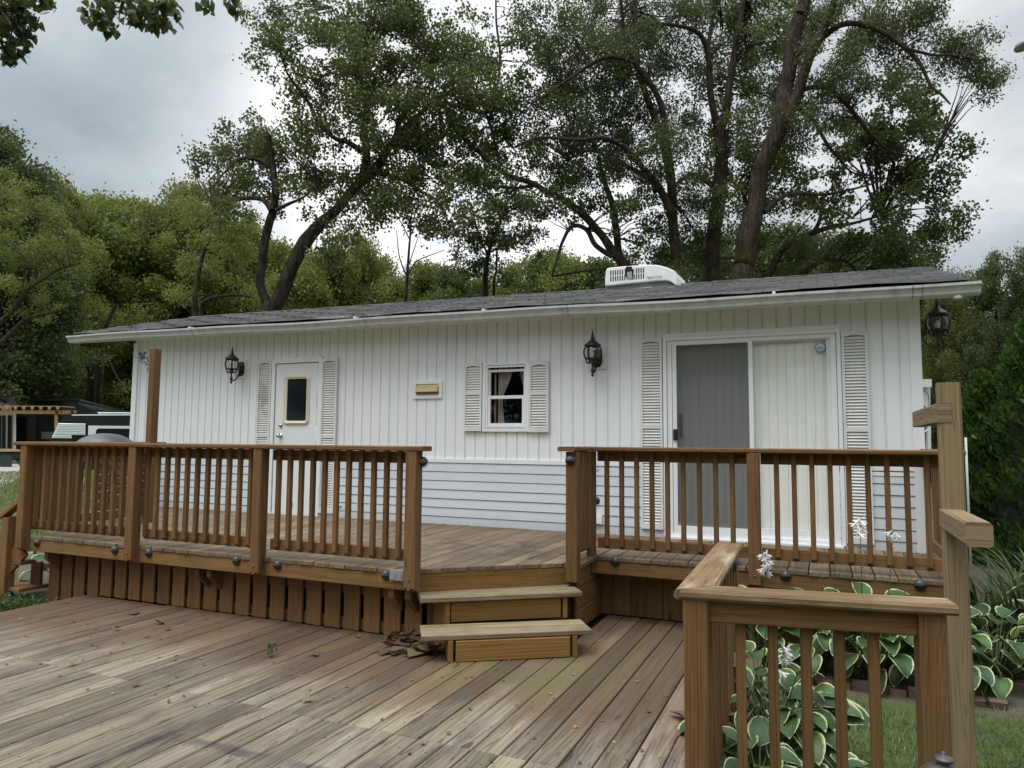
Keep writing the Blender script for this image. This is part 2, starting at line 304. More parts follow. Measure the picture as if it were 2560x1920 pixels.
def hosta_mat():
    m, N, b, o = new_mat('variegated_hosta'); uv = uv_of(N); u, v, _ = N.sep(uv); r = rnd_of(N)
    av = N.math('ABSOLUTE', v); wob = N.math('MULTIPLY', N.math('SUBTRACT', N.noise(N.comb(N.math('MULTIPLY', u, 6.0), N.math('MULTIPLY', r, 30.0), 0), 1.0, 3), 0.5), 0.35)
    edge = N.math('MAXIMUM', N.math('ADD', av, wob), N.math('ADD', N.math('MULTIPLY', N.math('SUBTRACT', u, 0.5), 1.9), wob))
    f = N.step(edge, 0.80, 0.92)
    veins = N.math('ABSOLUTE', N.math('SINE', N.math('MULTIPLY', v, 17.0)))
    gcol = N.mix(r, (0.038, 0.085, 0.030, 1), (0.085, 0.150, 0.045, 1))
    gcol = N.mix(N.math('MULTIPLY', N.step(veins, 0.75, 1.0), 0.35), gcol, (0.030, 0.065, 0.022, 1))
    c = N.mix(f, gcol, N.mix(r, (0.58, 0.58, 0.36, 1), (0.52, 0.54, 0.24, 1)))
    N.put(b.inputs['Base Color'], c); b.inputs['Roughness'].default_value = 0.42; b.inputs['Specular IOR Level'].default_value = 0.4
    bump(N, b, veins, 0.25, 0.006)
    t = N.node('ShaderNodeBsdfTranslucent'); N.put(t.inputs[0], c); mx = N.node('ShaderNodeMixShader'); mx.inputs[0].default_value = 0.22
    N.l.new(b.outputs[0], mx.inputs[1]); N.l.new(t.outputs[0], mx.inputs[2]); N.l.new(mx.outputs[0], o.inputs[0]); return m
M['hosta'] = hosta_mat()
def bark_mat(name, a, bcol, moss=0.0):
    m, N, b, o = new_mat(name); P = pos(N)
    n = N.noise(N.scale(P, (1, 1, 0.16)), 16.0, 6, 0.65, 0.8); n2 = N.noise(P, 2.0, 4)
    c = N.mix(N.step(n, 0.35, 0.68), (*a, 1), (*bcol, 1))
    if moss: 
        x, y, z = N.sep(P); c = N.mix(N.math('MULTIPLY', N.math('MULTIPLY', N.step(n2, 0.45, 0.7), moss), N.step(z, 7.5, 3.5)), c, (0.095, 0.066, 0.014, 1))
    N.put(b.inputs['Base Color'], c); b.inputs['Roughness'].default_value = 0.95; b.inputs['Specular IOR Level'].default_value = 0.15
    bump(N, b, n, 1.0, 0.05); return m
M['bark'] = bark_mat('grey_brown_bark', (0.020, 0.016, 0.012), (0.085, 0.068, 0.052))
M['barkmoss'] = bark_mat('mossy_bark', (0.018, 0.014, 0.010), (0.070, 0.054, 0.040), 0.7)
def ground_mat():
    m, N, b, o = new_mat('lawn_and_soil'); P = pos(N); x, y, z = N.sep(P)
    n = N.noise(P, 3.0, 6); nf = N.noise(P, 45.0, 5, 0.7); nl = N.noise(P, 0.45, 4)
    gr = N.mix(nf, (0.045, 0.072, 0.020, 1), (0.115, 0.150, 0.045, 1))
    gr = N.mix(N.math('MULTIPLY', N.step(nl, 0.5, 0.75), 0.5), gr, (0.17, 0.165, 0.07, 1))
    soil = N.mix(nf, (0.050, 0.040, 0.030, 1), (0.215, 0.18, 0.14, 1)); soil = N.mix(N.step(N.noise(P, 120.0, 2, 0.8), 0.62, 0.70), soil, (0.33, 0.30, 0.26, 1)); soil = N.mix(N.math('MULTIPLY', N.step(n, 0.55, 0.75), 0.6), soil, (0.045, 0.035, 0.026, 1))
    wob = N.math('MULTIPLY', N.math('SUBTRACT', n, 0.5), 0.5)
    dx1 = N.math('SUBTRACT', x, 4.6); 
    bed = N.math('MULTIPLY', N.step(N.math('ADD', y, wob), -2.15, -1.98), N.math('MULTIPLY', N.step(x, 2.0, 2.5), N.step(N.math('ADD', N.math('ADD', x, N.math('MULTIPLY', N.math('ADD', y, 1.8), -0.12)), wob), 5.95, 5.75)))
    bed2 = N.step(N.math('ADD', x, wob), 4.28, 4.12)
    bed3 = N.math('MULTIPLY', N.step(N.math('ADD', x, wob), -7.0, -4.6), 1.0)
    bed2 = N.math('MULTIPLY', bed2, N.math('MULTIPLY', N.step(y, 3.6, 3.2), bed3))
    f = N.math('MAXIMUM', bed, bed2)
    c = N.mix(f, gr, soil)
    N.put(b.inputs['Base Color'], c); b.inputs['Roughness'].default_value = 1.0; b.inputs['Specular IOR Level'].default_value = 0.1
    bump(N, b, nf, 0.8, 0.03); return m
M['ground'] = ground_mat()
M['gravel'] = simple('pale_gravel', (0.33, 0.31, 0.28), 1.0, var=0.45, scale=9, bump_s=0.8)

# ------------------------------------------------------------------ mesh builder
class MB:
    def __init__(s): s.v = []; s.f = []; s.uv = []; s.r = []; s.sm = []
    def face(s, idx, uvs=None, r=None, smooth=False):
        s.f.append(tuple(idx)); s.uv.append(uvs or [(0, 0)]*len(idx)); s.r.append(random.random() if r is None else r); s.sm.append(smooth)
    def add(s, pts):
        b = len(s.v); s.v.extend([tuple(map(float, p)) for p in pts]); return b
    def poly(s, pts, r=None, uvs=None):
        b = s.add(pts); s.face(range(b, b+len(pts)), uvs or [(p[0], p[2]) for p in pts], r)
    def box(s, lo, hi, r=None, skip=()):
        """axis-aligned box, grain along its longest side"""
        x0, y0, z0 = lo; x1, y1, z1 = hi; r = random.random() if r is None else r
        d = (x1-x0, y1-y0, z1-z0); L = max(range(3), key=lambda i: d[i])
        P = [(x0,y0,z0),(x1,y0,z0),(x1,y1,z0),(x0,y1,z0),(x0,y0,z1),(x1,y0,z1),(x1,y1,z1),(x0,y1,z1)]
        b = s.add(P); Q = [(0,3,2,1),(4,5,6,7),(0,1,5,4),(1,2,6,5),(2,3,7,6),(3,0,4,7)]
        nrm = [2, 2, 1, 0, 1, 0]; ou = random.random()*9
        for k, q in enumerate(Q):
            if k in skip: continue
            o = [i for i in range(3) if i != nrm[k]]
            if L in o: ua = L; va = [i for i in o if i != L][0]
            else: ua, va = o
            s.face([b+i for i in q], [(P[i][ua]+ou, P[i][va]+0.37*k) for i in q], r)
        return s
    def lumber(s, p0, p1, w, h, up=(0, 0, 1), bev=0.004, r=None, cut0=None, cut1=None):
        """chamfered bar from p0 to p1; w across, h along up"""
        p0, p1 = Vector(p0), Vector(p1); d = (p1-p0); L = d.length; d.normalize(); up = Vector(up)
        sx = d.cross(up).normalized(); uy = sx.cross(d).normalized(); a, c = w/2, h/2; e = min(bev, a*0.8, c*0.8); r = random.random() if r is None else r
        prof = [(-a+e,-c),(a-e,-c),(a,-c+e),(a,c-e),(a-e,c),(-a+e,c),(-a,c-e),(-a,-c+e)]
        b0 = s.add([p0+sx*x+uy*y+(d*cut0(x, y) if cut0 else Vector()) for x, y in prof]); b1 = s.add([p1+sx*x+uy*y+(d*cut1(x, y) if cut1 else Vector()) for x, y in prof])
        per = [0]; 
        for i in range(8):
            q, t = prof[i], prof[(i+1) % 8]; per.append(per[-1]+math.hypot(q[0]-t[0], q[1]-t[1]))
        ou = random.random()*9
        for i in range(8):
            j = (i+1) % 8; s.face([b0+i, b0+j, b1+j, b1+i], [(ou, per[i]), (ou, per[i+1]), (ou+L, per[i+1]), (ou+L, per[i])], r)
        s.face([b0+i for i in reversed(range(8))], [(prof[i][0]*0.15+ou, prof[i][1]*0.8) for i in reversed(range(8))], r)
        s.face([b1+i for i in range(8)], [(prof[i][0]*0.15+ou, prof[i][1]*0.8) for i in range(8)], r)
        return s
    def tube(s, pts, rad, n=8, r=None, smooth=True, cap=True):
        pts = [Vector(p) for p in pts]; rad = [rad]*len(pts) if not hasattr(rad, '__len__') else rad; r = random.random() if r is None else r
        rings = []; up = Vector((0.31, 0.17, 0.93))
        for i, p in enumerate(pts):
            t = (pts[min(i+1, len(pts)-1)]-pts[max(i-1, 0)]).normalized(); a = t.cross(up)
            if a.length < 1e-3: a = t.cross(Vector((1, 0, 0)))
            a.normalize(); c = t.cross(a)
            rings.append(s.add([p+(a*math.cos(2*PI*k/n)+c*math.sin(2*PI*k/n))*rad[i] for k in range(n)]))
        for i in range(len(rings)-1):
            for k in range(n):
                j = (k+1) % n; s.face([rings[i]+k, rings[i]+j, rings[i+1]+j, rings[i+1]+k], [(i, k), (i, k+1), (i+1, k+1), (i+1, k)], r, smooth)
        if cap:
            s.face([rings[0]+k for k in reversed(range(n))], None, r); s.face([rings[-1]+k for k in range(n)], None, r)
        return s
    def lathe(s, c, prof, n=24, smooth=True, axis=(0, 0, 1), a0=0, a1=2*PI):
        """prof: (radius, height) along axis from c"""
        ax = Vector(axis).normalized(); a = ax.orthogonal().normalized(); b_ = ax.cross(a); c = Vector(c); r = random.random(); full = abs(a1-a0-2*PI) < 1e-6
        m = n if full else n+1; rings = []
        for (R, h) in prof: rings.append(s.add([c+ax*h+(a*math.cos(a0+(a1-a0)*k/n)+b_*math.sin(a0+(a1-a0)*k/n))*max(R, 1e-4) for k in range(m)]))
        for i in range(len(rings)-1):
            for k in range(n):
                j = (k+1) % m; s.face([rings[i]+k, rings[i]+j, rings[i+1]+j, rings[i+1]+k], None, r, smooth)
        return s
    def prism(s, pts, off, r=None):
        """polygon pts (3d) extruded by off"""
        r = random.random() if r is None else r; off = Vector(off); n = len(pts); b = s.add(pts); c = s.add([Vector(p)+off for p in pts])
        s.face(range(b, b+n), None, r); s.face([c+i for i in reversed(range(n))], None, r)
        for i in range(n): j = (i+1) % n; s.face([b+j, b+i, c+i, c+j], None, r)
        return s
    def build(s, name, mat, parent=None):
        me = bpy.data.meshes.new(name); me.from_pydata(s.v, [], s.f)
        uvl = me.uv_layers.new(name='UVMap'); uvl.data.foreach_set('uv', np.array([c for u in s.uv for c in u], dtype=np.float32).ravel())
        a = me.attributes.new('rnd', 'FLOAT', 'FACE'); a.data.foreach_set('value', np.array(s.r, dtype=np.float32))
        me.polygons.foreach_set('use_smooth', np.array(s.sm, dtype=bool))
        bm = bmesh.new(); bm.from_mesh(me); bmesh.ops.recalc_face_normals(bm, faces=bm.faces); bm.to_mesh(me); bm.free()
        me.materials.append(mat); o = bpy.data.objects.new(name, me); COL.objects.link(o)
        if parent is not None: attach(o, parent)
        return o
def attach(o, parent):
    o.parent = parent; o.matrix_parent_inverse = world_of(parent).inverted()
def world_of(o):
    m = o.matrix_basis.copy() if o.parent is None else world_of(o.parent) @ o.matrix_parent_inverse @ o.matrix_basis
    return m
def quads_obj(name, verts, mat, rnd, parent=None, uv=None, nv=4):
    """verts (N*nv,3) -> N separate faces, fast"""
    n = len(verts)//nv; me = bpy.data.meshes.new(name)
    me.vertices.add(n*nv); me.vertices.foreach_set('co', np.ascontiguousarray(verts, dtype=np.float32).ravel())
    me.loops.add(n*nv); me.loops.foreach_set('vertex_index', np.arange(n*nv, dtype=np.int32))
    me.polygons.add(n); me.polygons.foreach_set('loop_start', np.arange(0, n*nv, nv, dtype=np.int32))
    if uv is not None: l = me.uv_layers.new(name='UVMap'); l.data.foreach_set('uv', np.ascontiguousarray(uv, dtype=np.float32).ravel())
    a = me.attributes.new('rnd', 'FLOAT', 'FACE'); a.data.foreach_set('value', np.ascontiguousarray(rnd, dtype=np.float32))
    me.update(calc_edges=True); me.materials.append(mat); o = bpy.data.objects.new(name, me); COL.objects.link(o)
    if parent is not None: attach(o, parent)
    return o
def thing(name, label, cat, loc=(0, 0, 0), group=None):
    o = bpy.data.objects.new(name, None); COL.objects.link(o); o.location = loc; o.empty_display_size = 0.2
    return tag(o, label, cat, group)
def tag(o, label, cat, group=None):
    o['label'] = label; o['category'] = cat
    if group: o['group'] = group
    return o
def copy_tree(o, parent=None):
    c = o.copy(); COL.objects.link(c)
    if parent is not None: c.parent = parent; c.matrix_parent_inverse = o.matrix_parent_inverse.copy()
    for ch in list(o.children): copy_tree(ch, c)
    return c
def struct(o, kind='structure'): o['kind'] = kind; return o

def ray_of(px, py): return AX_W + (px-1280)/F_PX*AX_R - (py-960)/F_PX*AX_U
def on_y(px, py, Y): d = ray_of(px, py); return Vector(CAM + d*((Y-CAM[1])/d[1]))
def on_x(px, py, X): d = ray_of(px, py); return Vector(CAM + d*((X-CAM[0])/d[0]))
def on_z(px, py, Z): d = ray_of(px, py); return Vector(CAM + d*((Z-CAM[2])/d[2]))
G = -0.64                                   # garden level (upper deck boards are z = 0)
LOW = -0.53                                 # lower deck boards

# ------------------------------------------------------------------ ground
g = MB(); 
for sx in range(-12, 12):
    for sy in range(-4, 20):
        x0, y0 = sx*25.0, sy*25.0; g.face([g.add([(x0, y0, G)]), g.add([(x0+25, y0, G)]), g.add([(x0+25, y0+25, G)]), g.add([(x0, y0+25, G)])])
struct(g.build('ground', M['ground']))
g = MB(); rp = [(-80, 42.0), (-34, 14.6), (-26, 9.6), (-20.5, 5.6), (-16, 0.5), (-14, -8), (-13.5, -40)]
for (a, b) in zip(rp[:-1], rp[1:]):
    d = Vector((b[0]-a[0], b[1]-a[1], 0)).normalized(); n_ = Vector((-d.y, d.x, 0))*1.9; A_, B_ = Vector((*a, G+0.004)), Vector((*b, G+0.004))
    g.poly([A_-n_, B_-n_, B_+n_, A_+n_])
struct(g.build('gravel_road', M['gravel']))

# ------------------------------------------------------------------ the white home
HX0, HX1, HB = -4.585, 5.236, 3.62
def tz(x): return -0.0133*x
home = thing('mobile_home', 'long low white vinyl sided home with grey shingle roof behind the decks', 'house', (0.3, 1.8, G))
OPEN = [(-1.985, -1.285, -1, 1.925), (3.035, 4.55, -1, 1.965), (1.03, 1.48, 1.088, 1.752)]
def free_spans(xa, xb, z0, z1):
    sp = [(z0, z1)]
    for (a, b, c, d) in OPEN:
        if xa < b-1e-6 and xb > a+1e-6:
            ns = []
            for (p, q) in sp:
                if c > p: ns.append((p, min(q, c)))
                if d < q: ns.append((max(p, d), q))
            sp = [t for t in ns if t[1]-t[0] > 1e-4]
    return sp
w = MB(); xs = set([HX0+0.002, HX1-0.002]); k = math.floor(HX0/0.127)
prof = {}
def wall_y(x):
    f = (x/0.127) % 1.0
    if f > 0.985 or f < 0.0: return 0.0
    if 0.875 <= f <= 0.965: return 0.011
    return 0.0
for k in range(-38, 43):
    for f in (0.0, 0.855, 0.875, 0.965, 0.985):
        x = (k+f)*0.127
        if HX0 < x < HX1: xs.add(round(x, 5))
for (a, b, c, d) in OPEN: xs.add(a); xs.add(b)
xs = sorted(xs)
for xa, xb in zip(xs[:-1], xs[1:]):
    ya, yb = wall_y(xa+1e-7), wall_y(xb-1e-7)
    fa = ((xa+1e-6)/0.127) % 1.0
    if 0.85 < fa < 0.874: ya, yb = 0.0, 0.011
    elif 0.874 < fa < 0.964: ya = yb = 0.011
    elif 0.964 < fa < 0.984: ya, yb = 0.011, -0.004
    elif 0.984 < fa: ya, yb = -0.004, 0.0
    else: ya = yb = 0.0
    for (z0, z1) in free_spans(xa, xb, 0.728, 2.335):
        w.poly([(xa, ya, z0), (xb, yb, z0), (xb, yb, z1+tz(xb) if z1 > 2.2 else z1), (xa, ya, z1+tz(xa) if z1 > 2.2 else z1)])
w.build('wall', M['siding'], home)
w = MB()
for sx, dirn in ((HX0, -1), (HX1, 1)):       # gable ends and back
    P = [(sx, 0.0, 0.0-0.5), (sx, HB, -0.5), (sx, HB, 2.30+tz(sx)), (sx, 1.8, 2.84+tz(sx)), (sx, 0.0, 2.30+tz(sx))]
    w.poly(P)
w.poly([(HX0, HB, -0.5), (HX1, HB, -0.5), (HX1, HB, 2.30+tz(HX1)), (HX0, HB, 2.30+tz(HX0))])
w.build('side_wall', M['siding'], home)
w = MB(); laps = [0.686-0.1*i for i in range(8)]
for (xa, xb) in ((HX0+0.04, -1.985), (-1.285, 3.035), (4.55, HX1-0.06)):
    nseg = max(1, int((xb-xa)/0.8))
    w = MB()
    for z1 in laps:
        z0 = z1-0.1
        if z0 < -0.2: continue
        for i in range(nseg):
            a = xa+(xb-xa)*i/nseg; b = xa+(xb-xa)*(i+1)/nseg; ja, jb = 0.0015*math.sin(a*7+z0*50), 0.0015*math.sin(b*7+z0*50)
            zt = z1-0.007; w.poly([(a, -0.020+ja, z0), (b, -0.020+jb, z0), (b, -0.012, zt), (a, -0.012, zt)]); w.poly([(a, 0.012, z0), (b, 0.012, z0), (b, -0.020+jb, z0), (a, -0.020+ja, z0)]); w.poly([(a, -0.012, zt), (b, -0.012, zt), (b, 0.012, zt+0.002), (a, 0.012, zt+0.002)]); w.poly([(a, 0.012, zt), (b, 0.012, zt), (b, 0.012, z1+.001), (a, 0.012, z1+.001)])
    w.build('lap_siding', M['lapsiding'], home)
for (xa, xb, dz) in ((HX0+0.04, -2.26, 0), (-1.0, 2.75, 0), (4.82, HX1-0.075, 0), (4.822, HX1-0.077, -0.034)):
    w = MB(); w.box((xa, -0.022, 0.686+dz), (xb, 0.004, 0.730+dz)); w.build('belt_trim', M['trim'], home)
for (xa, xb) in ((HX0-0.006, HX0+0.082), (HX1-0.082, HX1+0.006)):
    w = MB(); w.box((xa, -0.024, -0.15), (xb, 0.06, 2.29)); w.build('corner_trim', M['trim'], home)
w = MB(); w.box((HX0+0.02, 0.85, -0.05), (HX1-0.02, 0.87, 2.2)); w.box((HX0+0.02, 0.03, -0.06), (HX1-0.02, 0.85, -0.05)); w.build('dark_partition', M['interior'], home)  # near-black wall and floor put in so the rooms look dark

# roof
RX0, RX1, RY, EY = -5.46, 5.57, 1.8, -0.335
EZ, RZ = 2.362, 2.952
r_ = MB(); ncourse = 16; nseg = 44
def wav(x): return 0.007*math.sin(x*1.7)+0.005*math.sin(x*4.1+1)+0.004*math.sin(x*9.3)
for side in (0, 1):
    for c in range(ncourse):
        t0, t1 = c/ncourse, min(1.0, (c+1.25)/ncourse)
        for i in range(nseg):
            xa = RX0+(RX1-RX0)*i/nseg; xb = RX0+(RX1-RX0)*(i+1)/nseg
            def P(x, t, lift):
                y = EY+(RY-EY)*t; z = EZ+(RZ-EZ)*t+tz(x)+lift
                if c == 0 and t < 0.5/ncourse: z += wav(x)
                return (x, y if side == 0 else 2*RY-y, z)
            lf = 0.017+0.006*math.sin(i*2.1+c*1.7); q = [P(xa, t0, lf), P(xb, t0, lf), P(xb, t1, 0.002), P(xa, t1, 0.002)]
            r_.poly(q, uvs=[(xa, c+0.02), (xb, c+0.02), (xb, c+0.98), (xa, c+0.98)])
            e0, e1 = P(xa, t0, 0.0), P(xb, t0, 0.0)
            r_.poly([e0, e1, q[1], q[0]], uvs=[(xa, c+.02), (xb, c+.02), (xb, c+.04), (xa, c+.04)])
for x0, x1 in [(RX0+0.3*i, RX0+0.3*i+0.31) for i in range(37)]:      # ridge caps
    if x1 > RX1: x1 = RX1
    for s in (-1, 1):
        r_.poly([(x0, RY, RZ+tz(x0)+0.016), (x1, RY, RZ+tz(x1)+0.012), (x1, RY+s*0.13, RZ+tz(x1)-0.13*0.277+0.016), (x0, RY+s*0.13, RZ+tz(x0)-0.13*0.277+0.020)], uvs=[(x0, 30.3), (x1, 30.3), (x1, 30.6), (x0, 30.6)])
roof = r_.build('roof', M['shingle'], home)
w = MB()                                     # underside boards and edges
for side in (0, 1):
    f = lambda y: y if side == 0 else 2*RY-y
    w.poly([(RX0+.01, f(EY+.02), EZ+tz(RX0)-0.03), (RX1-.01, f(EY+.02), EZ+tz(RX1)-0.03), (RX1-.01, f(RY), RZ+tz(RX1)-0.03), (RX0+.01, f(RY), RZ+tz(RX0)-0.03)])
    for X_ in (RX0+.01, RX1-.01):
        w.poly([(X_, f(EY+.02), EZ+tz(X_)-0.03), (X_, f(RY), RZ+tz(X_)-0.03), (X_, f(RY), RZ+tz(X_)+0.004), (X_, f(EY+.02), EZ+tz(X_)+0.004)])
w.build('roof_deck', M['dark'], home)
w = MB(); a, b = RX0+0.02, RX1-0.02
w.prism([(a, -0.30, 2.225+tz(a)), (b, -0.30, 2.225+tz(b)), (b, -0.30, 2.335+tz(b)), (a, -0.30, 2.335+tz(a))], (0, 0.02, 0)); w.build('fascia', M['trim'], home)
w = MB(); w.prism([(a, -0.28, 2.318+tz(a)), (b-0.2, -0.28, 2.318+tz(b)), (b-0.2, 0.02, 2.33+tz(b)), (a, 0.02, 2.33+tz(a))], (0, 0, 0.012))
for (xa, xb) in ((HX1+0.008, HX1+0.115), (HX0-0.115, HX0-0.008)):                                         # rake soffits
    for side in (0, 1):
        f = lambda y: y if side == 0 else 2*RY-y
        w.prism([(xa, f(-0.27), 2.262+tz(xa)), (xb, f(-0.27), 2.262+tz(xb)), (xb, f(RY), 2.262+0.277*2.07+tz(xb)), (xa, f(RY), 2.262+0.277*2.07+tz(xa))], (0, 0, 0.06))
w.build('soffit', M['trim'], home)
# gutter: K-style channel
gt = MB(); gx0, gx1 = -5.47, 5.635; gp = [(-0.302, 2.322), (-0.302, 2.226), (-0.375, 2.226), (-0.392, 2.240), (-0.396, 2.262), (-0.410, 2.288), (-0.432, 2.300), (-0.434, 2.322), (-0.420, 2.324), (-0.418, 2.306), (-0.40, 2.292), (-0.384, 2.262), (-0.378, 2.244), (-0.314, 2.238), (-0.314, 2.320)]
ns = 40
for i in range(ns):
    xa = gx0+(gx1-gx0)*i/ns; xb = gx0+(gx1-gx0)*(i+1)/ns
    sag = lambda x: 0.006*math.sin(x*1.3)+0.004*math.sin(x*2.9+2)
    for j in range(len(gp)-1):
        (y0, z0), (y1, z1) = gp[j], gp[j+1]
        gt.poly([(xa, y0, z0+tz(xa)+sag(xa)), (xb, y0, z0+tz(xb)+sag(xb)), (xb, y1, z1+tz(xb)+sag(xb)), (xa, y1, z1+tz(xa)+sag(xa))])
for X_, d in ((gx0, -0.004), (gx1, 0.004)):
    gt.prism([(X_, y, z+tz(X_)+0.004*math.sin(X_*2.9+2)+0.006*math.sin(X_*1.3)) for y, z in gp[:9]], (d, 0, 0))
gut = gt.build('gutter', M['gutter'], home)
for gx in (-3.05, -0.35, 2.1, 5.15, 5.22):
    s_ = MB(); o_ = gp[1:9]
    s_.prism([(gx, y-0.003, z+tz(gx)+0.004*math.sin(gx*2.9+2)+0.006*math.sin(gx*1.3)-(0.002 if z < 2.23 else 0)) for y, z in o_] , (0.006, 0, 0)); s_.build('gutter_joint', M['acgrey'], gut)
s_ = MB(); gq_ = on_y(2394, 746, -0.345); s_.lathe((gq_.x, -0.345, gq_.z), [(0.034, 0.0), (0.034, 0.018), (0.029, 0.03), (0.029, 0.055)], 16); s_.build('gutter_outlet', M['trim'], gut)
for gx in (-3.1, -0.5, 1.15, 4.05):
    s_ = MB(); s_.box((gx, -0.42, 2.322+tz(gx)), (gx+0.022, -0.30, 2.345+tz(gx))); s_.build('gutter_strap', M['trim'], gut)

def shutter(x0, x1, z0, z1, panels, parent=home):
    s = MB(); y0, y1 = -0.010, -0.040
    st = 0.024; s.box((x0, y1, z0), (x0+st, y0, z1)); s.box((x1-st, y1, z0), (x1, y0, z1)); s.box((x0+st, y1, z0), (x1-st, y0, z0+0.05)); 
    # arched head
    n = 10; P = [(x0+st, y1, z1), (x1-st, y1, z1)] + [(x1-st-(x1-x0-2*st)*i/n, y1, z1-0.052+0.016*math.sin(PI*i/n)) for i in range(n+1)]
    s.prism(P, (0, y0-y1, 0))
    edges = [z0+0.05]+[z0+(z1-z0)*p for p in panels]+[z1-0.050]
    for p in panels: z = z0+(z1-z0)*p; s.box((x0+st, y1, z-0.018), (x1-st, y0, z+0.018))
    for e0, e1 in zip(edges[:-1], edges[1:]):
        e0 += 0.018 if e0 != edges[0] else 0; e1 -= 0.018 if e1 != edges[-1] else 0
        k = max(1, round((e1-e0)/0.0285)); h = (e1-e0)/k
        for i in range(k):
            z = e0+h*i; s.poly([(x0+st, y1+0.004, z+h*0.10), (x1-st, y1+0.004, z+h*0.10), (x1-st, y1+0.024, z+h*1.0), (x0+st, y1+0.024, z+h*1.0)]); s.poly([(x0+st, y1+0.024, z), (x1-st, y1+0.024, z), (x1-st, y1+0.004, z+h*0.10), (x0+st, y1+0.004, z+h*0.10)])
    s.box((x0+st, y0-0.003, z0+0.05), (x1-st, y0, z1-0.055), skip=())
    return s.build('shutter', M['shutter'], parent)
shutter(-2.258, -2.035, 0.045, 1.950, (0.49,)); shutter(-1.235, -1.004, 0.045, 1.938, (0.49,))
shutter(0.748, 0.969, 1.041, 1.806, (0.55,)); shutter(1.536, 1.762, 1.030, 1.790, (0.55,))
shutter(2.751, 2.974, 0.076, 1.981, (0.53,)); shutter(4.606, 4.824, 0.048, 1.952, (0.53,))

def frame_mb(x0, x1, z0, z1, t, ya, yb, bottom=True):
    s = MB(); s.box((x0, ya, z0), (x0+t, yb, z1)); s.box((x1-t, ya, z0), (x1, yb, z1)); s.box((x0+t, ya, z1-t), (x1-t, yb, z1))
    if bottom: s.box((x0+t, ya, z0), (x1-t, yb, z0+t))
    return s
def rrect(x0, x1, z0, z1, r, n=6):
    P = []
    for (cx, cz, a) in ((x1-r, z1-r, 0), (x0+r, z1-r, PI/2), (x0+r, z0+r, PI), (x1-r, z0+r, 1.5*PI)):
        for i in range(n+1): P.append((cx+r*math.cos(a+PI/2*i/n), cz+r*math.sin(a+PI/2*i/n)))
    return P
# entrance door
df = frame_mb(-2.031, -1.237, 0.0, 1.961, 0.055, -0.034, 0.05, False); df.box((-1.976, -0.046, 1.90), (-1.292, 0.03, 1.912)); df.box((-1.976, -0.03, -0.005), (-1.292, 0.05, 0.016)); df.build('door_frame', M['trim'], home)
d_ = MB(); d_.box((-1.962, -0.022, 0.02), (-1.306, 0.02, 1.892)); door = d_.build('door', M['door'], home)
wf = MB(); A_ = rrect(-1.842, -1.415, 1.110, 1.746, 0.06); B_ = rrect(-1.768, -1.462, 1.166, 1.694, 0.022); n = len(A_)
for i in range(n):
    j = (i+1) % n; a, b, c, d = A_[i], A_[j], B_[j], B_[i]; m0 = ((a[0]+d[0])/2, (a[1]+d[1])/2); m1 = ((b[0]+c[0])/2, (b[1]+c[1])/2)
    wf.poly([(a[0], -0.024, a[1]), (b[0], -0.024, b[1]), (m1[0], -0.050, m1[1]), (m0[0], -0.050, m0[1])]); wf.poly([(m0[0], -0.050, m0[1]), (m1[0], -0.050, m1[1]), (c[0], -0.036, c[1]), (d[0], -0.036, d[1])])
    wf.poly([(d[0], -0.036, d[1]), (c[0], -0.036, c[1]), (c[0], -0.023, c[1]), (d[0], -0.023, d[1])])
wf.build('window_surround', M['cream'], door)
s = MB(); s.box((-1.770, -0.030, 1.164), (-1.460, -0.0235, 1.696)); s.build('door_glass', M['darkglass'], door)
s = MB(); s.lathe((-1.862, -0.022, 1.111), [(0.0, 0.026), (0.016, 0.026), (0.018, 0.014), (0.029, 0.010), (0.031, 0.0)], 20, axis=(0, -1, 0)); s.build('deadbolt', M['chrome'], door)
s = MB(); s.lathe((-1.862, -0.022, 0.979), [(0.0, 0.066), (0.020, 0.064), (0.026, 0.052), (0.022, 0.036), (0.012, 0.028), (0.014, 0.010), (0.031, 0.008), (0.033, 0.0)], 20, axis=(0, -1, 0)); s.build('knob', M['chrome'], door)
for (z0, z1) in ((0.25, 0.60), (0.78, 1.10), (1.34, 1.70)):
    s = MB(); s.tube([(-1.300, -0.030, z0), (-1.300, -0.030, z1)], 0.006, 8); s.build('hinge', M['trim'], door)
s = MB(); s.box((-1.700, -0.034, 0.108), (-1.632, -0.023, 0.162)); s.lathe((-1.666, -0.034, 0.135), [(0.018, 0), (0.018, 0.006), (0, 0.006)], 14, axis=(0, -1, 0)); s.build('door_latch', M['cream'], door)
s = MB(); s.box((-0.985, -0.050, 0.128), (-0.945, -0.014, 0.170)); s.box((-0.945, -0.036, 0.142), (-0.897, -0.020, 0.150)); s.build('door_holdback', M['cream'], home)
# yellowed range-hood vent
s = frame_mb(0.072, 0.455, 1.416, 1.623, 0.04, -0.022, 0.004); vent = s.build('vent', M['trim'], home)
s = MB(); s.box((0.114, -0.006, 1.454), (0.418, 0.003, 1.594)); s.prism([(0.124, -0.008, 1.588), (0.410, -0.008, 1.588), (0.412, -0.060, 1.492), (0.122, -0.060, 1.492)], (0, 0.004, -0.002)); 
for X_ in (0.122, 0.408): s.prism([(X_, -0.008, 1.588), (X_, -0.060, 1.492), (X_, -0.008, 1.480)], (0.004, 0, 0))
s.build('vent_hood', M['tan'], vent)
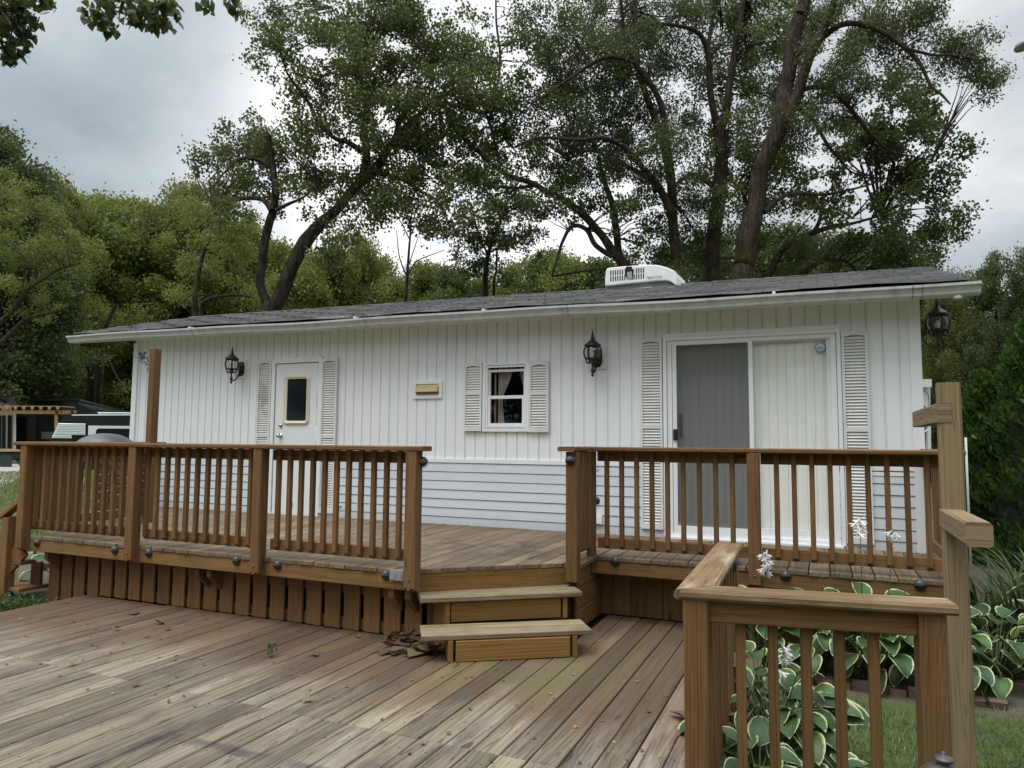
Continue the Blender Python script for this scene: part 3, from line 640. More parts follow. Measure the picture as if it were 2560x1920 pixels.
# small sash window
s = frame_mb(0.976, 1.532, 1.036, 1.798, 0.036, -0.030, 0.004); win = s.build('window', M['trim'], home)
s = frame_mb(1.012, 1.500, 1.080, 1.772, 0.024, -0.022, 0.05); s.box((1.02, -0.030, 1.742), (1.49, -0.005, 1.768)); s.build('window_frame', M['trim'], win)
s = frame_mb(1.030, 1.484, 1.406, 1.722, 0.026, 0.004, 0.03); s.build('sash', M['trim'], win)
s = frame_mb(1.036, 1.478, 1.098, 1.426, 0.030, -0.014, 0.012); s.build('sash', M['trim'], win)
s = MB(); s.poly([(1.054, 0.016, 1.43), (1.46, 0.016, 1.43), (1.46, 0.016, 1.7), (1.054, 0.016, 1.7)]); s.build('pane', M['glass'], win)
s = MB(); s.poly([(1.06, -0.003, 1.126), (1.452, -0.003, 1.126), (1.452, -0.003, 1.398), (1.06, -0.003, 1.398)]); s.build('pane', M['glass'], win)
s = MB(); s.box((1.088, 0.05, 1.10), (1.104, 0.07, 1.74)); s.build('jamb', M['oakblind'], win)
def curtain(xt0, xt1, xm0, xm1, z_tie, name, parent, y=0.10, zt=1.75, zb=1.08):
    s = MB(); nx, nz = 28, 14; rows = []
    for j in range(nz+1):
        z = zt+(zb-zt)*j/nz; t = min(1, max(0, (zt-z)/(zt-z_tie))); t = t*t*(3-2*t); e = max(0, (z_tie-z)/(z_tie-zb+1e-6))
        a = xt0+(xm0-xt0)*t; b = xt1+(xm1-xt1)*t + 0.03*e
        rows.append(s.add([(a+(b-a)*i/nx, y+0.014*math.sin(i*1.35+0.4*math.sin(j*.5)), z) for i in range(nx+1)]))
    for j in range(nz):
        for i in range(nx): s.face([rows[j]+i, rows[j]+i+1, rows[j+1]+i+1, rows[j+1]+i], None, 0.5, True)
    return s.build(name, M['curtain'], parent)
curtain(1.11, 1.285, 1.11, 1.165, 1.36, 'curtain', win); curtain(1.37, 1.47, 1.445, 1.47, 1.36, 'curtain', win)
# sliding glass door
s = frame_mb(2.983, 4.600, 0.02, 2.016, 0.034, -0.036, 0.004, False); s.box((3.017, -0.042, 1.945), (4.566, 0.0, 1.962)); s.box((3.017, -0.030, 1.962), (4.566, 0.0, 1.982)); slid = s.build('sliding_door', M['trim'], home)
s = frame_mb(3.022, 4.560, 0.010, 1.950, 0.045, -0.020, 0.05); s.box((3.0, -0.060, -0.004), (4.58, 0.03, 0.018)); s.build('track_frame', M['trim'], slid)
s = frame_mb(3.072, 3.835, 0.06, 1.936, 0.040, -0.016, 0.010); s.box((3.072, -0.014, 0.0185), (3.835, 0.010, 0.125)); s.build('screen_frame', M['trim'], slid)
s = MB(); s.poly([(3.11, -0.004, 0.125), (3.797, -0.004, 0.125), (3.797, -0.004, 1.898), (3.11, -0.004, 1.898)]); s.build('insect_screen', M['screen'], slid)
s = MB(); s.box((3.110, -0.012, 0.125), (3.797, 0.004, 0.160)); s.build('kick_strip', M['acgrey'], slid)
s = frame_mb(3.800, 4.516, 0.06, 1.926, 0.034, 0.012, 0.036); s.box((3.834, 0.011, 0.0185), (4.482, 0.037, 0.136)); s.build('door_panel', M['trim'], slid)
s = MB(); s.poly([(3.832, 0.02, 0.13), (4.486, 0.02, 0.13), (4.486, 0.02, 1.894), (3.832, 0.02, 1.894)]); s.build('door_glass', M['glass'], slid)
s = MB(); s.poly([(3.09, 0.04, 0.12), (3.83, 0.04, 0.12), (3.83, 0.04, 1.92), (3.09, 0.04, 1.92)]); s.build('door_glass', M['glass'], slid)
s = MB(); s.box((3.078, -0.034, 0.955), (3.122, -0.014, 1.062)); s.build('handle', M['black'], slid)
s = MB(); s.box((3.125, 0.046, 0.985), (3.152, 0.062, 1.215)); s.build('inner_handle', M['oakblind'], slid)
s = MB()
for i in range(19):
    x = 3.06+0.0815*i; s.prism([(x, 0.071, 0.05), (x+0.045, 0.059, 0.05), (x+0.088, 0.064, 0.05), (x+0.088, 0.065, 0.05), (x+0.045, 0.060, 0.05), (x, 0.072, 0.05)], (0, 0, 1.87))
s.build('vertical_blind', M['blind'], slid)
s = MB(); cx, cz, yy = 4.432, 1.821, 0.0185
s.lathe((cx, yy, cz), [(0.0, 0.0), (0.040, 0.0)], 28, axis=(0, -1, 0)); dec = s.build('decal', M['decal'], slid)
s = MB()
for i in range(28):
    a = 2*PI*i/28; s.lathe((cx+0.044*math.cos(a), yy-0.0006, cz+0.044*math.sin(a)), [(0.0045, 0), (0, 0.0004)], 6, axis=(0, -1, 0))
s.lathe((cx, yy-0.0002, cz), [(0.038, 0.0004), (0.045, 0.0004)], 36, axis=(0, -1, 0))
for (ox, oz) in ((-0.022, 0.002), (0.0, 0.002), (0.022, 0.002), (-0.011, -0.009), (0.011, -0.009)):
    s.lathe((cx+ox, yy-0.0006, cz-0.006+oz), [(0.0078, 0.0002), (0.0105, 0.0002)], 18, axis=(0, -1, 0))
o = s.build('decal', M['blue'], slid); o['label'] = 'blue scalloped ring with five interlaced rings'
# bits on the wall by the right hand railing
s = MB(); s.lathe((2.285, -0.014, 0.328), [(0, 0.016), (0.03, 0.016), (0.038, 0.006), (0.038, 0)], 20, axis=(0, -1, 0)); s.build('cable_cap', M['black'], home)
s = MB(); s.box((2.262, -0.055, 0.098), (2.352, -0.014, 0.182)); s.box((2.268, -0.058, 0.104), (2.332, -0.055, 0.176)); s.build('outlet_box', M['trim'], home)
s = MB(); [s.box((2.272, -0.0172+0.0003*i, 0.640-0.016*i), (2.315-0.01*i, -0.0152, 0.645-0.016*i)) for i in range(3)]; s.build('printed_label', M['ink'], home)

# ------------------------------------------------------------------ wall lanterns
def mounting_block(x0, x1, z0, z1): 
    s = frame_mb(x0, x1, z0, z1, 0.018, -0.020, 0.004); s.box((x0+0.018, -0.012, z0+0.018), (x1-0.018, 0.004, z1-0.018)); return s.build('mounting_block', M['trim'], home)
mounting_block(-2.690, -2.486, 1.729, 1.979); mounting_block(2.188, 2.394, 1.687, 1.927)
def lantern(label, sc=1.0):
    t = thing('wall_lantern', label, 'wall lantern', (0, 0, 0), 'black wall lanterns on the white home')
    # local frame: wall at y = 0, lamp axis at (0, -0.19), z = 0 at the top of the finial
    s = MB(); pl = [(-0.030, -0.178), (0.030, -0.178), (0.046, -0.205), (0.052, -0.235), (0.052, -0.305), (0.044, -0.335), (0.030, -0.355), (-0.030, -0.375), (-0.044, -0.335), (-0.052, -0.305), (-0.052, -0.235), (-0.046, -0.205)]
    s.prism([(x, -0.012, z) for x, z in pl], (0, -0.016, 0)); s.lathe((0, -0.028, -0.27), [(0.040, 0), (0.034, 0.016), (0.018, 0.022), (0, 0.024)], 18, axis=(0, -1, 0)); s.build('backplate', M['black'], t)
    A = (0, -0.19)
    s = MB(); s.tube([(0, -0.03, -0.300), (0, -0.06, -0.345), (0, -0.10, -0.400), (0, -0.14, -0.432), (0, -0.175, -0.435), (0, -0.19, -0.425)], [0.011, 0.010, 0.009, 0.009, 0.009, 0.010], 8)
    s.tube([(0, -0.06, -0.345), (0, -0.075, -0.375), (0, -0.10, -0.375), (0, -0.105, -0.355), (0, -0.09, -0.35)], 0.005, 6); s.build('arm', M['black'], t)
    s = MB(); s.lathe((*A, 0), [(0, 0.0), (0.006, -0.004), (0.009, -0.030), (0.012, -0.050), (0.019, -0.054), (0.019, -0.058), (0.014, -0.064), (0.020, -0.085), (0.026, -0.105), (0.036, -0.112), (0.055, -0.125), (0.072, -0.143), (0.088, -0.152), (0.090, -0.160), (0.076, -0.168), (0.072, -0.178), (0, -0.178)], 24); s.build('cap', M['black'], t)
    gp_ = [(0.074, -0.178), (0.086, -0.200), (0.089, -0.225), (0.086, -0.250), (0.080, -0.268), (0.072, -0.286)]
    s = MB(); s.lathe((*A, 0), [(r-0.004, z) for r, z in gp_], 24); s.build('lamp_glass', M['lampglass'], t)
    s = MB()
    for i in range(6):
        a = 2*PI*i/6+0.26; c, q = math.cos(a), math.sin(a)
        s.tube([(A[0]+r*c, A[1]+r*q, z) for r, z in gp_]+[(0.06*c, A[1]+0.06*q, -0.332)], [0.0095]*6+[0.006], 6)
    for (r, z, th) in ((0.074, -0.288, 0.008), (0.061, -0.334, 0.007)):
        s.lathe((*A, z), [(r-th, -th*.6), (r+th*.6, -th*.6), (r+th*.6, th*.6), (r-th, th*.6)], 24)
    s.build('cage', M['black'], t)
    s = MB(); s.lathe((*A, 0), [(0, -0.284), (0.032, -0.286), (0.026, -0.300), (0.022, -0.330), (0.010, -0.338), (0.010, -0.385), (0.016, -0.400), (0.018, -0.425), (0.012, -0.438), (0.010, -0.446), (0.016, -0.456), (0.012, -0.470), (0.004, -0.478), (0, -0.482)], 16); s.build('stem', M['black'], t)
    s = MB(); s.lathe((*A, 0), [(0.011, -0.286), (0.011, -0.262), (0.017, -0.245), (0.015, -0.222), (0.004, -0.200), (0, -0.198)], 14); s.build('bulb', M['cream'], t)
    return t
l1 = lantern('black lantern beside the entrance door, leftmost of the three wall lanterns')
l2 = copy_tree(l1); l2['label'] = 'black lantern between the small window and the sliding glass door'
l3 = copy_tree(l1); l3['label'] = 'black lantern hanging past the right corner of the home under the gutter end'
l1.location = (-2.560, 0.004, 2.124); l2.location = (2.298, 0.004, 2.069)
l3.rotation_euler = (0, 0, PI/2); p3 = on_x(2333, 741, HX1+0.19); l3.location = (HX1+0.006, p3.y, p3.z+0.0); l3.scale = (1.12,)*3

# ------------------------------------------------------------------ roof air conditioner
ac = thing('roof_air_conditioner', 'white boxy air conditioner with broken grille on the grey roof', 'air conditioner', tuple(on_y(1600, 720, 1.6)))
def acp(x, y, Y=1.42): return on_y(1490+x/9.617, 640+y/9.617, Y)
out = [(215, 722), (212, 560), (232, 350), (265, 285), (700, 240), (1280, 207), (1480, 212), (1700, 268), (1880, 350), (1932, 500), (1950, 700), (1905, 700), (1785, 612), (1690, 590), (1480, 592), (900, 652)]
s = MB(); s.prism([acp(*q) for q in out], (0.02, 0.62, 0.0)); shroud = s.build('shroud', M['acwhite'], ac)
bm = shroud.modifiers.new('bevel', 'BEVEL'); bm.width = 0.025; bm.segments = 3; bm.limit_method = 'ANGLE'; bm.angle_limit = math.radians(50)
s = MB(); s.prism([acp(225, 735, 1.46), (acp(900, 655, 1.46)), acp(1480, 596, 1.46), acp(1690, 596, 1.46), acp(1880, 700, 1.46), acp(1690, 760, 1.46), acp(900, 830, 1.46), acp(225, 880, 1.46)], (0.02, 0.56, 0)); s.build('base_pan', M['acgrey'], ac)
s = MB(); s.prism([acp(240, 835, 1.425), acp(1700, 712, 1.425), acp(1700, 728, 1.425), acp(240, 858, 1.425)], (0, 0.03, 0)); s.build('flashing', M['trim'], ac)
s = MB(); cols = [0, 1, 2, 3, 4, 5, 6, 10, 11, 12, 13, 14]
for k in cols:
    x = 342+56.0*k; dy = -0.088*(x-342)
    for (a, b) in ((352, 470), (492, 612)):
        if k in (6, 10) and a < 400: continue
        s.prism([acp(x, a+dy, 1.418), acp(x+28, a+dy-2, 1.418), acp(x+28, b+dy-2, 1.418), acp(x, b+dy, 1.418)], (0, 0.012, 0))
hole = [(690, 320), (735, 250), (860, 248), (875, 310), (915, 330), (900, 420), (880, 560), (840, 560), (835, 450), (815, 450), (812, 560), (760, 545), (735, 560), (725, 500), (690, 460)]
s.prism([acp(x, y, 1.4165) for x, y in hole], (0, 0.012, 0)); s.build('grille_slots', M['dark'], ac)
s = MB(); s.prism([acp(745, 390, 1.412), acp(860, 370, 1.412), acp(868, 540, 1.412), acp(760, 555, 1.412)], (0, 0.004, 0)); s.build('fan_motor', M['galv'], ac)
fc = bpy.data.curves.new('lettering', 'FONT'); fc.body = 'Mach Cool'; fc.size = 0.042; fc.shear = 0.35; fc.extrude = 0.0006; fc.materials.append(M['ink'])
ft = bpy.data.objects.new('t', fc); COL.objects.link(ft); bpy.context.view_layer.update()
fme = bpy.data.meshes.new_from_object(ft.evaluated_get(bpy.context.evaluated_depsgraph_get())); bpy.data.objects.remove(ft)
fo = bpy.data.objects.new('lettering', fme); COL.objects.link(fo); pa, pb = acp(1205, 548, 1.413), acp(1460, 520, 1.413)
fo.location = pa; fo.rotation_euler = (PI/2, -math.atan2(pb.z-pa.z, pb.x-pa.x), 0); attach(fo, ac)
rv = MB(); rp0 = on_y(1790/2.572, 360+1076/2.572, 1.9); rv.box((rp0.x, 1.88, rp0.z-0.14), (rp0.x+0.42, 2.25, rp0.z-0.01)); rv.box((rp0.x-0.015, 1.865, rp0.z-0.03), (rp0.x+0.435, 2.265, rp0.z))
tag(rv.build('roof_vent', M['acgrey']), 'low dark vent box on the ridge of the roof above the entrance door', 'roof vent')

# ------------------------------------------------------------------ decks
BW, GAP = 0.137, 0.0075
def deck_board(s, x0, x1, yf0, yf1, yb, zt, th=0.030, r=None):
    """one board running along Y; its front end may be cut at an angle (yf0 at x0, yf1 at x1)"""
    r = random.random() if r is None else r; j = random.uniform(-0.0018, 0.0018); e = 0.004; zt += j; ou = random.random()*9
    P = [(x0, yf0, zt-th), (x1, yf1, zt-th), (x1, yb, zt-th), (x0, yb, zt-th), (x0, yf0, zt-e), (x1, yf1, zt-e), (x1, yb, zt-e), (x0, yb, zt-e), (x0+e, yf0+e, zt), (x1-e, yf1+e, zt), (x1-e, yb, zt), (x0+e, yb, zt)]
    b = s.add(P); U = lambda i: (P[i][1]+ou, P[i][0])
    s.face([b+8, b+9, b+10, b+11], [U(i) for i in (8, 9, 10, 11)], r)
    for q in ((4, 5, 9, 8), (5, 6, 10, 9), (7, 4, 8, 11)): s.face([b+i for i in q], [U(i) for i in q], r)
    s.face([b+0, b+1, b+5, b+4], [(P[i][2]*0.3+ou, P[i][0]) for i in (0, 1, 5, 4)], r)
    s.face([b+1, b+2, b+6, b+5], [(P[i][1]+ou, P[i][2]) for i in (1, 2, 6, 5)], r); s.face([b+3, b+0, b+4, b+7], [(P[i][1]+ou, P[i][2]) for i in (3, 0, 4, 7)], r)
# upper deck: straight run, angled step corner, set-back right run
S0, S1 = Vector((1.70, -2.58, 0)), Vector((2.63, -1.80, 0))            # ends of the angled step edge
RF = -1.415                                                            # front of the right run
UX1 = 5.30
def upper_front(x):
    if x < -2.62: return -1.28
    if x < S0.x: return -2.665
    if x < S1.x: return S0.y+(x-S0.x)/(S1.x-S0.x)*(S1.y-S0.y)-0.02
    return RF
udeck = thing('deck', 'raised brown deck along the white home, one level above the grey boards', 'deck', (0.5, -1.3, 0))
s = MB(); x = -4.50
while x < UX1:
    x1 = min(x+BW, UX1); c0, c1 = upper_front(x+1e-4), upper_front(x1-1e-4)
    if abs(c0-c1) > 0.3: c0 = c1 = max(c0, c1) if x < 0 else min(c0, c1)
    y0_ = c0+random.uniform(-.006, .006); y1_ = c1+random.uniform(-.006, .006); deck_board(s, x, x1, y0_, y1_, -0.028, 0.0); x += BW+GAP
s.build('floorboards', M['updeck'], udeck)
s = MB(); s.lumber((-2.60, -2.635, -0.088), (S0.x-0.03, -2.635, -0.088), 0.038, 0.112); s.build('rim_board', M['rim'], udeck)
s = MB(); s.lumber((S1.x+0.03, RF+0.03, -0.088), (UX1, RF+0.03, -0.088), 0.038, 0.112); s.build('rim_board', M['rim'], udeck)
s = MB(); s.lumber((-2.60, -2.62, -0.088), (-2.60, -1.30, -0.088), 0.038, 0.112); s.build('rim_board', M['rim'], udeck)
s = MB(); s.lumber((UX1-0.02, RF+0.05, -0.088), (UX1-0.02, -0.05, -0.088), 0.038, 0.112); s.build('rim_board', M['rim'], udeck)
ang = (S1-S0).normalized(); nrm = Vector((ang.y, -ang.x, 0))                 # points out of the step corner
s = MB(); o_ = nrm*-0.005; s.lumber(S0+o_+Vector((0, 0, -0.10)), S1+o_+Vector((0, 0, -0.10)), 0.032, 0.136); s.build('rim_board', M['riser'], udeck)
# slatted skirting in front of the left run
s = MB(); x = -2.50; i = 0
while x < 1.62:
    wdt = 0.147; s.lumber((x+wdt/2, -2.455+random.uniform(-.004, .004), (-0.53 if x > -1.9 else G)+0.004), (x+wdt/2, -2.455, -0.13), wdt, 0.024, (0, 1, 0)); x += 0.1835
s.lumber((-2.53, -2.425, -0.22), (1.66, -2.425, -0.22), 0.03, 0.085); s.lumber((-2.53, -2.425, -0.487), (1.66, -2.425, -0.487), 0.03, 0.085)
s.build('skirting', M['skirt'], udeck)
s = MB(); s.box((-2.56, -2.36, G), (1.70, -2.35, -0.05)); s.box((2.70, -1.0, G), (UX1, -0.99, -0.05)); s.box((-2.55, -2.36, G), (-2.54, -0.1, -0.05)); s.build('dark_backing', M['dark'], udeck)  # near-black sheets behind the slats stand in for shade under the deck
s = MB(); x = 2.63
while x < 5.25: s.lumber((x+0.069, -1.10, (-0.53 if x < 3.9 else G)+0.005), (x+0.069, -1.10, -0.10), 0.137, 0.024, (0, 1, 0)); x += 0.1395
s.build('skirting', M['skirt'], udeck)
s = MB()                                                                     # boxed side wall of the step corner, facing right
for z0, h in ((-0.115, 0.16), (-0.28, 0.16), (-0.445, 0.16)):
    s.lumber((2.655, -1.80, z0), (2.655, -1.115, z0), 0.024, 0.157)
s.build('side_cladding', M['skirt'], udeck)
s = MB(); s.box((1.72, -2.42, -0.60), (1.78, -2.30, -0.04)); s.lumber(S0+Vector((0.05, 0.09, -0.34)), S1+Vector((0.0, 0.09, -0.34)), 0.02, 0.36); s.build('step_backing', M['skirt'], udeck)
for bx in (-2.38, -0.44, -0.31, 1.48, 1.62):
    s = MB(); s.prism([(bx, -2.60, -0.145), (bx, -2.60, -0.215), (bx, -2.47, -0.335), (bx, -2.47, -0.145)], (0.045, 0, 0)); s.build('joist_end', M['skirt'], udeck)
# lower deck
ldeck = thing('deck', 'low wide deck of weathered grey boards in front of the steps', 'deck', (1.0, -4.5, LOW))
s = MB(); x = -1.90
while x < 3.93:
    x1 = x+BW; yb = -1.13 if x > 2.58 else (-2.475 if x1 < 1.9 else -2.0)
    j = -3.98; deck_board(s, x, x1, -9.0, -9.0, j-0.004, LOW); 
    if x < -1.0: 
        deck_board(s, x, x1, j, j, yb-0.02, LOW)
    else: deck_board(s, x, x1, j, j, yb, LOW)
    x += BW+GAP
s.build('floorboards', M['deck'], ldeck)
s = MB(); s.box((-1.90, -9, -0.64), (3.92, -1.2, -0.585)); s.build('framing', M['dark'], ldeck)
s = MB(); s.lumber((3.945, -9, -0.60), (3.945, -1.15, -0.60), 0.03, 0.13); s.build('rim_board', M['skirt'], ldeck)
s = MB(); s.lumber((-1.92, -9, -0.60), (-1.92, -2.5, -0.60), 0.03, 0.13); s.build('rim_board', M['skirt'], ldeck)

# steps on the angled corner
steps = thing('deck_steps', 'two pale worn wooden steps angled up to the raised deck', 'steps', (2.3, -2.5, LOW))
u2 = Vector((0.79, 0.613, 0)).normalized(); n2 = Vector((u2.y, -u2.x, 0))
def tread(a, b, z, depth):
    s = MB(); a = Vector((*a, z)); b = Vector((*b, z)); d = (b-a).normalized(); nn = Vector((d.y, -d.x, 0)); off = 0
    for k in range(2):
        wdt = depth/2-0.003; c = nn*(-wdt/2-k*(wdt+0.005)); s.lumber(a+c-Vector((0, 0, 0.019)), b+c-Vector((0, 0, 0.019)), wdt, 0.038, bev=0.007)
    return s.build('tread', M['tread'], steps)
tread((1.835, -2.735), (2.785, -2.035), -0.165, 0.295); tread((1.985, -2.965), (2.945, -2.325), -0.350, 0.285)
def riser(a, b, z0, z1, th=0.028):
    s = MB(); a = Vector((*a, (z0+z1)/2)); b = Vector((*b, (z0+z1)/2)); d = (b-a).normalized(); s.lumber(a+d*0.035, b-d*0.035, th, z1-z0-0.004)
    nn = Vector((d.y, -d.x, 0)); back = nn*-0.24
    o = s.build('riser', M['riser'], steps); e = MB()
    for q in (a, b): e.lumber(q+Vector((0, 0, (z1-z0)/-2)), q+Vector((0, 0, (z1-z0)/2)), 0.032, 0.034, d)
    for q in (a, b): e.lumber(q+back*0.1, q+back, 0.03, z1-z0)
    e.build('step_frame', M['riser'], steps); return o
riser((1.955, -2.585), (2.665, -2.075), -0.352, -0.206); riser((2.14, -2.855), (2.845, -2.385), LOW+0.002, -0.390)
s = MB(); s.lumber((1.80, -2.46, -0.36), (1.98, -2.60, -0.36), 0.03, 0.33); s.build('stringer', M['skirt'], steps)

# ------------------------------------------------------------------ railings
def post4(s, x, y, z0, z1, w=0.089, cut=True):
    s.lumber((x, y, z0), (x, y, z1), w, w, (0, 1, 0), 0.006, cut0=(lambda a, b: Vector((0, 0, 1))*(0.03 if False else 0)) if cut else None)
def railing(label, name='deck_railing'):
    return thing(name, label, 'railing', (0, 0, 0), 'wooden railings of the decks')
def bal(parent, x, y, z0, z1, out=(0, -1), w=0.036, mat='rail'):
    s = MB(); o = Vector((out[0], out[1], 0)); up = o
    s.lumber((x, y, z0), (x, y, z1), w, w, up, 0.003, cut0=lambda a, b: Vector((0, 0, 1))*(0.03*(b/(w/2)+1)/2)); s.build('baluster', M[mat], parent)
# left front railing
rl = railing('long brown railing along the front edge of the raised deck, left of the steps'); rl.location = (-0.4, -2.66, 0)
for x in (-2.568, -1.095, 0.320, 1.735):
    s = MB(); s.lumber((x, -2.692, -0.150), (x, -2.692, 0.852), 0.092, 0.092, (0, 1, 0), 0.006, cut0=lambda a, b: Vector((0, 0, 1))*max(0, -b)*0.9)
    pst = s.build('post', M['rail'], rl); bl_ = MB()
    for z in (-0.055, -0.118): bl_.lathe((x, -2.738, z), [(0, 0.006), (0.006, 0.006), (0.009, 0.0)], 8, axis=(0, -1, 0))
    bl_.build('bolt', M['rim'], pst)
s = MB(); s.lumber((-2.715, -2.675, 0.873), (-1.10, -2.675, 0.873), 0.140, 0.036, bev=0.008); s.build('cap_rail', M['rail'], rl)
s = MB(); s.lumber((-1.098, -2.675, 0.871), (1.830, -2.675, 0.871), 0.140, 0.036, bev=0.008); s.build('cap_rail', M['rail'], rl)
for (a, b) in ((-2.64, -1.14), (-1.05, 0.275), (0.365, 1.70)):
    s = MB(); s.lumber((a, -2.592, 0.806), (b, -2.592, 0.806), 0.034, 0.086); s.build('upper_rail', M['rail'], rl)
    s = MB(); s.lumber((a, -2.592, 0.096), (b, -2.592, 0.096), 0.034, 0.086); s.build('lower_rail', M['rail'], rl)
    n = 11; pitch = {-2.64: (-2.513, 0.1187), -1.05: (-1.016, 0.1175), 0.365: (0.447, 0.1130)}[a]
    for k in range(n): bal(rl, pitch[0]+pitch[1]*k, -2.628, 0.052, 0.852)
# side railing going back to the squirrel post, with lattice
rs = railing('short railing with lattice running back from the left front corner'); rs.location = (-2.56, -1.9, 0)
s = MB(); s.lumber((-2.56, -2.60, 0.873), (-2.56, -1.19, 0.873), 0.14, 0.036, bev=0.008); s.build('cap_rail', M['rail'], rs)
s = MB(); s.lumber((-2.55, -2.62, 0.805), (-2.55, -1.33, 0.805), 0.034, 0.086); s.build('upper_rail', M['rail'], rs)
s = MB(); s.lumber((-2.55, -2.62, 0.115), (-2.55, -1.33, 0.115), 0.034, 0.086); s.lumber((-2.55, -2.00, 0.215), (-2.55, -1.40, 0.215), 0.034, 0.086); s.build('lower_rail', M['rail'], rs)
for k in range(7): bal(rs, -2.585, -2.56+0.085*k+0.0, 0.07, 0.85, (-1, 0), 0.038)
s = MB(); cY, cZ = -1.68, 0.50; yl, yh, zl, zh = -1.98, -1.40, 0.25, 0.765
for sgn in (1, -1):
    for k in range(-14, 15):
        c = k*0.088; P = []
        for t in np.linspace(-1.0, 1.0, 201):
            yy_, z_ = cY+t*0.8+0*c, cZ+sgn*t*0.8+c
            if yl <= yy_ <= yh and zl <= z_ <= zh: P.append((yy_, z_))
        if len(P) > 4: s.lumber((-2.552-0.005*sgn, P[0][0], P[0][1]), (-2.552-0.005*sgn, P[-1][0], P[-1][1]), 0.040, 0.008, (1, 0, 0), 0.001)
s.build('lattice', M['rail'], rs)
# squirrel post
sp = thing('timber_post', 'tall brown timber post at the left end of the deck carrying an iron bracket', 'post', (-2.52, -1.37, 0))
s = MB(); s.lumber((-2.52, -1.37, -0.03), (-2.52, -1.37, 1.945), 0.092, 0.092, (0, 1, 0), 0.007); s.build('shaft', M['rail'], sp)
br = thing('iron_bracket', 'black scrolled iron bracket with a squirrel silhouette on a timber post', 'bracket', (-2.57, -1.37, 1.7))
def bp(x, y, Y=-1.40): return on_y(330+x/12.69, 860+y/12.69, Y)
s = MB(); s.prism([bp(590, 240), bp(632, 240), bp(610, 950), bp(570, 950)], (0, 0.006, 0)); s.build('mounting_strap', M['black'], br)
s = MB(); s.tube([bp(20, 405), bp(60, 395), bp(115, 420), bp(200, 440), bp(290, 490), bp(390, 550), bp(480, 610), bp(540, 670), bp(580, 740), bp(590, 800), bp(570, 850), bp(510, 855), bp(470, 830), bp(480, 785), bp(520, 770)], 0.0052, 6)
s.tube([bp(430, 595), bp(290, 595), bp(245, 565), bp(240, 520), bp(270, 500), bp(300, 515), bp(285, 555)], 0.0045, 6); s.tube([bp(470, 610), bp(475, 660), bp(450, 690), bp(425, 670), bp(440, 630)], 0.0042, 6)
s.tube([bp(530, 590), bp(490, 510), bp(465, 450), bp(430, 420), bp(410, 440)], 0.0045, 6); s.tube([bp(500, 520), bp(490, 450), bp(515, 405), bp(560, 400)], 0.0045, 6); s.build('scroll_bar', M['black'], br)
sq = [(185, 315), (215, 265), (255, 255), (290, 250), (305, 300), (330, 345), (352, 350), (350, 290), (370, 250), (410, 240), (450, 270), (470, 295), (445, 322), (410, 320), (390, 345), (392, 390), (415, 440), (405, 470), (360, 485), (310, 500), (275, 480), (245, 440), (255, 400), (250, 375), (215, 360), (200, 330)]
s = MB(); s.prism([bp(x, y, -1.403) for x, y in sq], (0, 0.006, 0)); s.build('squirrel', M['black'], br)
# right railing
rr = railing('brown railing along the front of the set-back right hand deck, before the sliding door'); rr.location = (3.9, -1.42, 0)
for (x, y) in ((2.668, -1.425),):
    s = MB(); s.lumber((x, y-0.0, -0.13), (x, y, 0.852), 0.06, 0.09, (0, 1, 0), 0.005); s.build('post', M['rail'], rr)
s = MB(); s.lumber((3.945, -1.445, -0.155), (3.945, -1.445, 0.852), 0.090, 0.090, (0, 1, 0), 0.006, cut0=lambda a, b: Vector((0, 0, 1))*max(0, -b)*0.9); pst = s.build('post', M['rail'], rr); bl_ = MB()
for z in (-0.05, -0.11): bl_.lathe((3.945, -1.491, z), [(0, 0.006), (0.006, 0.006), (0.009, 0.0)], 8, axis=(0, -1, 0))
bl_.build('bolt', M['rim'], pst)
s = MB(); s.lumber((2.66, -1.42, 0.872), (5.31, -1.42, 0.872), 0.140, 0.036, bev=0.008); s.build('cap_rail', M['rail'], rr)
for (a, b) in ((2.70, 3.90), (3.99, 5.28)):
    s = MB(); s.lumber((a, -1.345, 0.812), (b, -1.345, 0.812), 0.034, 0.086); s.build('upper_rail', M['rail'], rr)
    s = MB(); s.lumber((a, -1.345, 0.100), (b, -1.345, 0.100), 0.034, 0.086); s.build('lower_rail', M['rail'], rr)
for k in range(9): bal(rr, 2.788+0.1245*k, -1.380, 0.055, 0.852)
for k in range(9): bal(rr, 4.104+0.1232*k, -1.380, 0.055, 0.852)
# short return railing beside the steps
rt = railing('short return railing between the steps and the right hand deck'); rt.location = (2.66, -1.6, 0)
rpx = on_y(1433, 1180, -1.872).x; s = MB(); s.lumber((rpx, -1.872, -0.155), (rpx, -1.872, 0.852), 0.092, 0.092, (0, 1, 0), 0.006, cut0=lambda a, b: Vector((0, 0, 1))*max(0, -b)*0.6); s.build('post', M['rail'], rt)
s = MB(); s.lumber((2.630, -1.955, 0.873), (2.640, -1.35, 0.873), 0.140, 0.036, bev=0.008); s.build('cap_rail', M['rail'], rt)
s = MB(); s.lumber((2.635, -1.75, 0.10), (2.635, -1.47, 0.10), 0.034, 0.086); s.lumber((2.635, -1.75, 0.81), (2.635, -1.47, 0.81), 0.034, 0.086); s.build('rails', M['rail'], rt)
for k in range(4): bal(rt, 2.672, -1.705+0.062*k, 0.055, 0.852, (1, 0), 0.034)
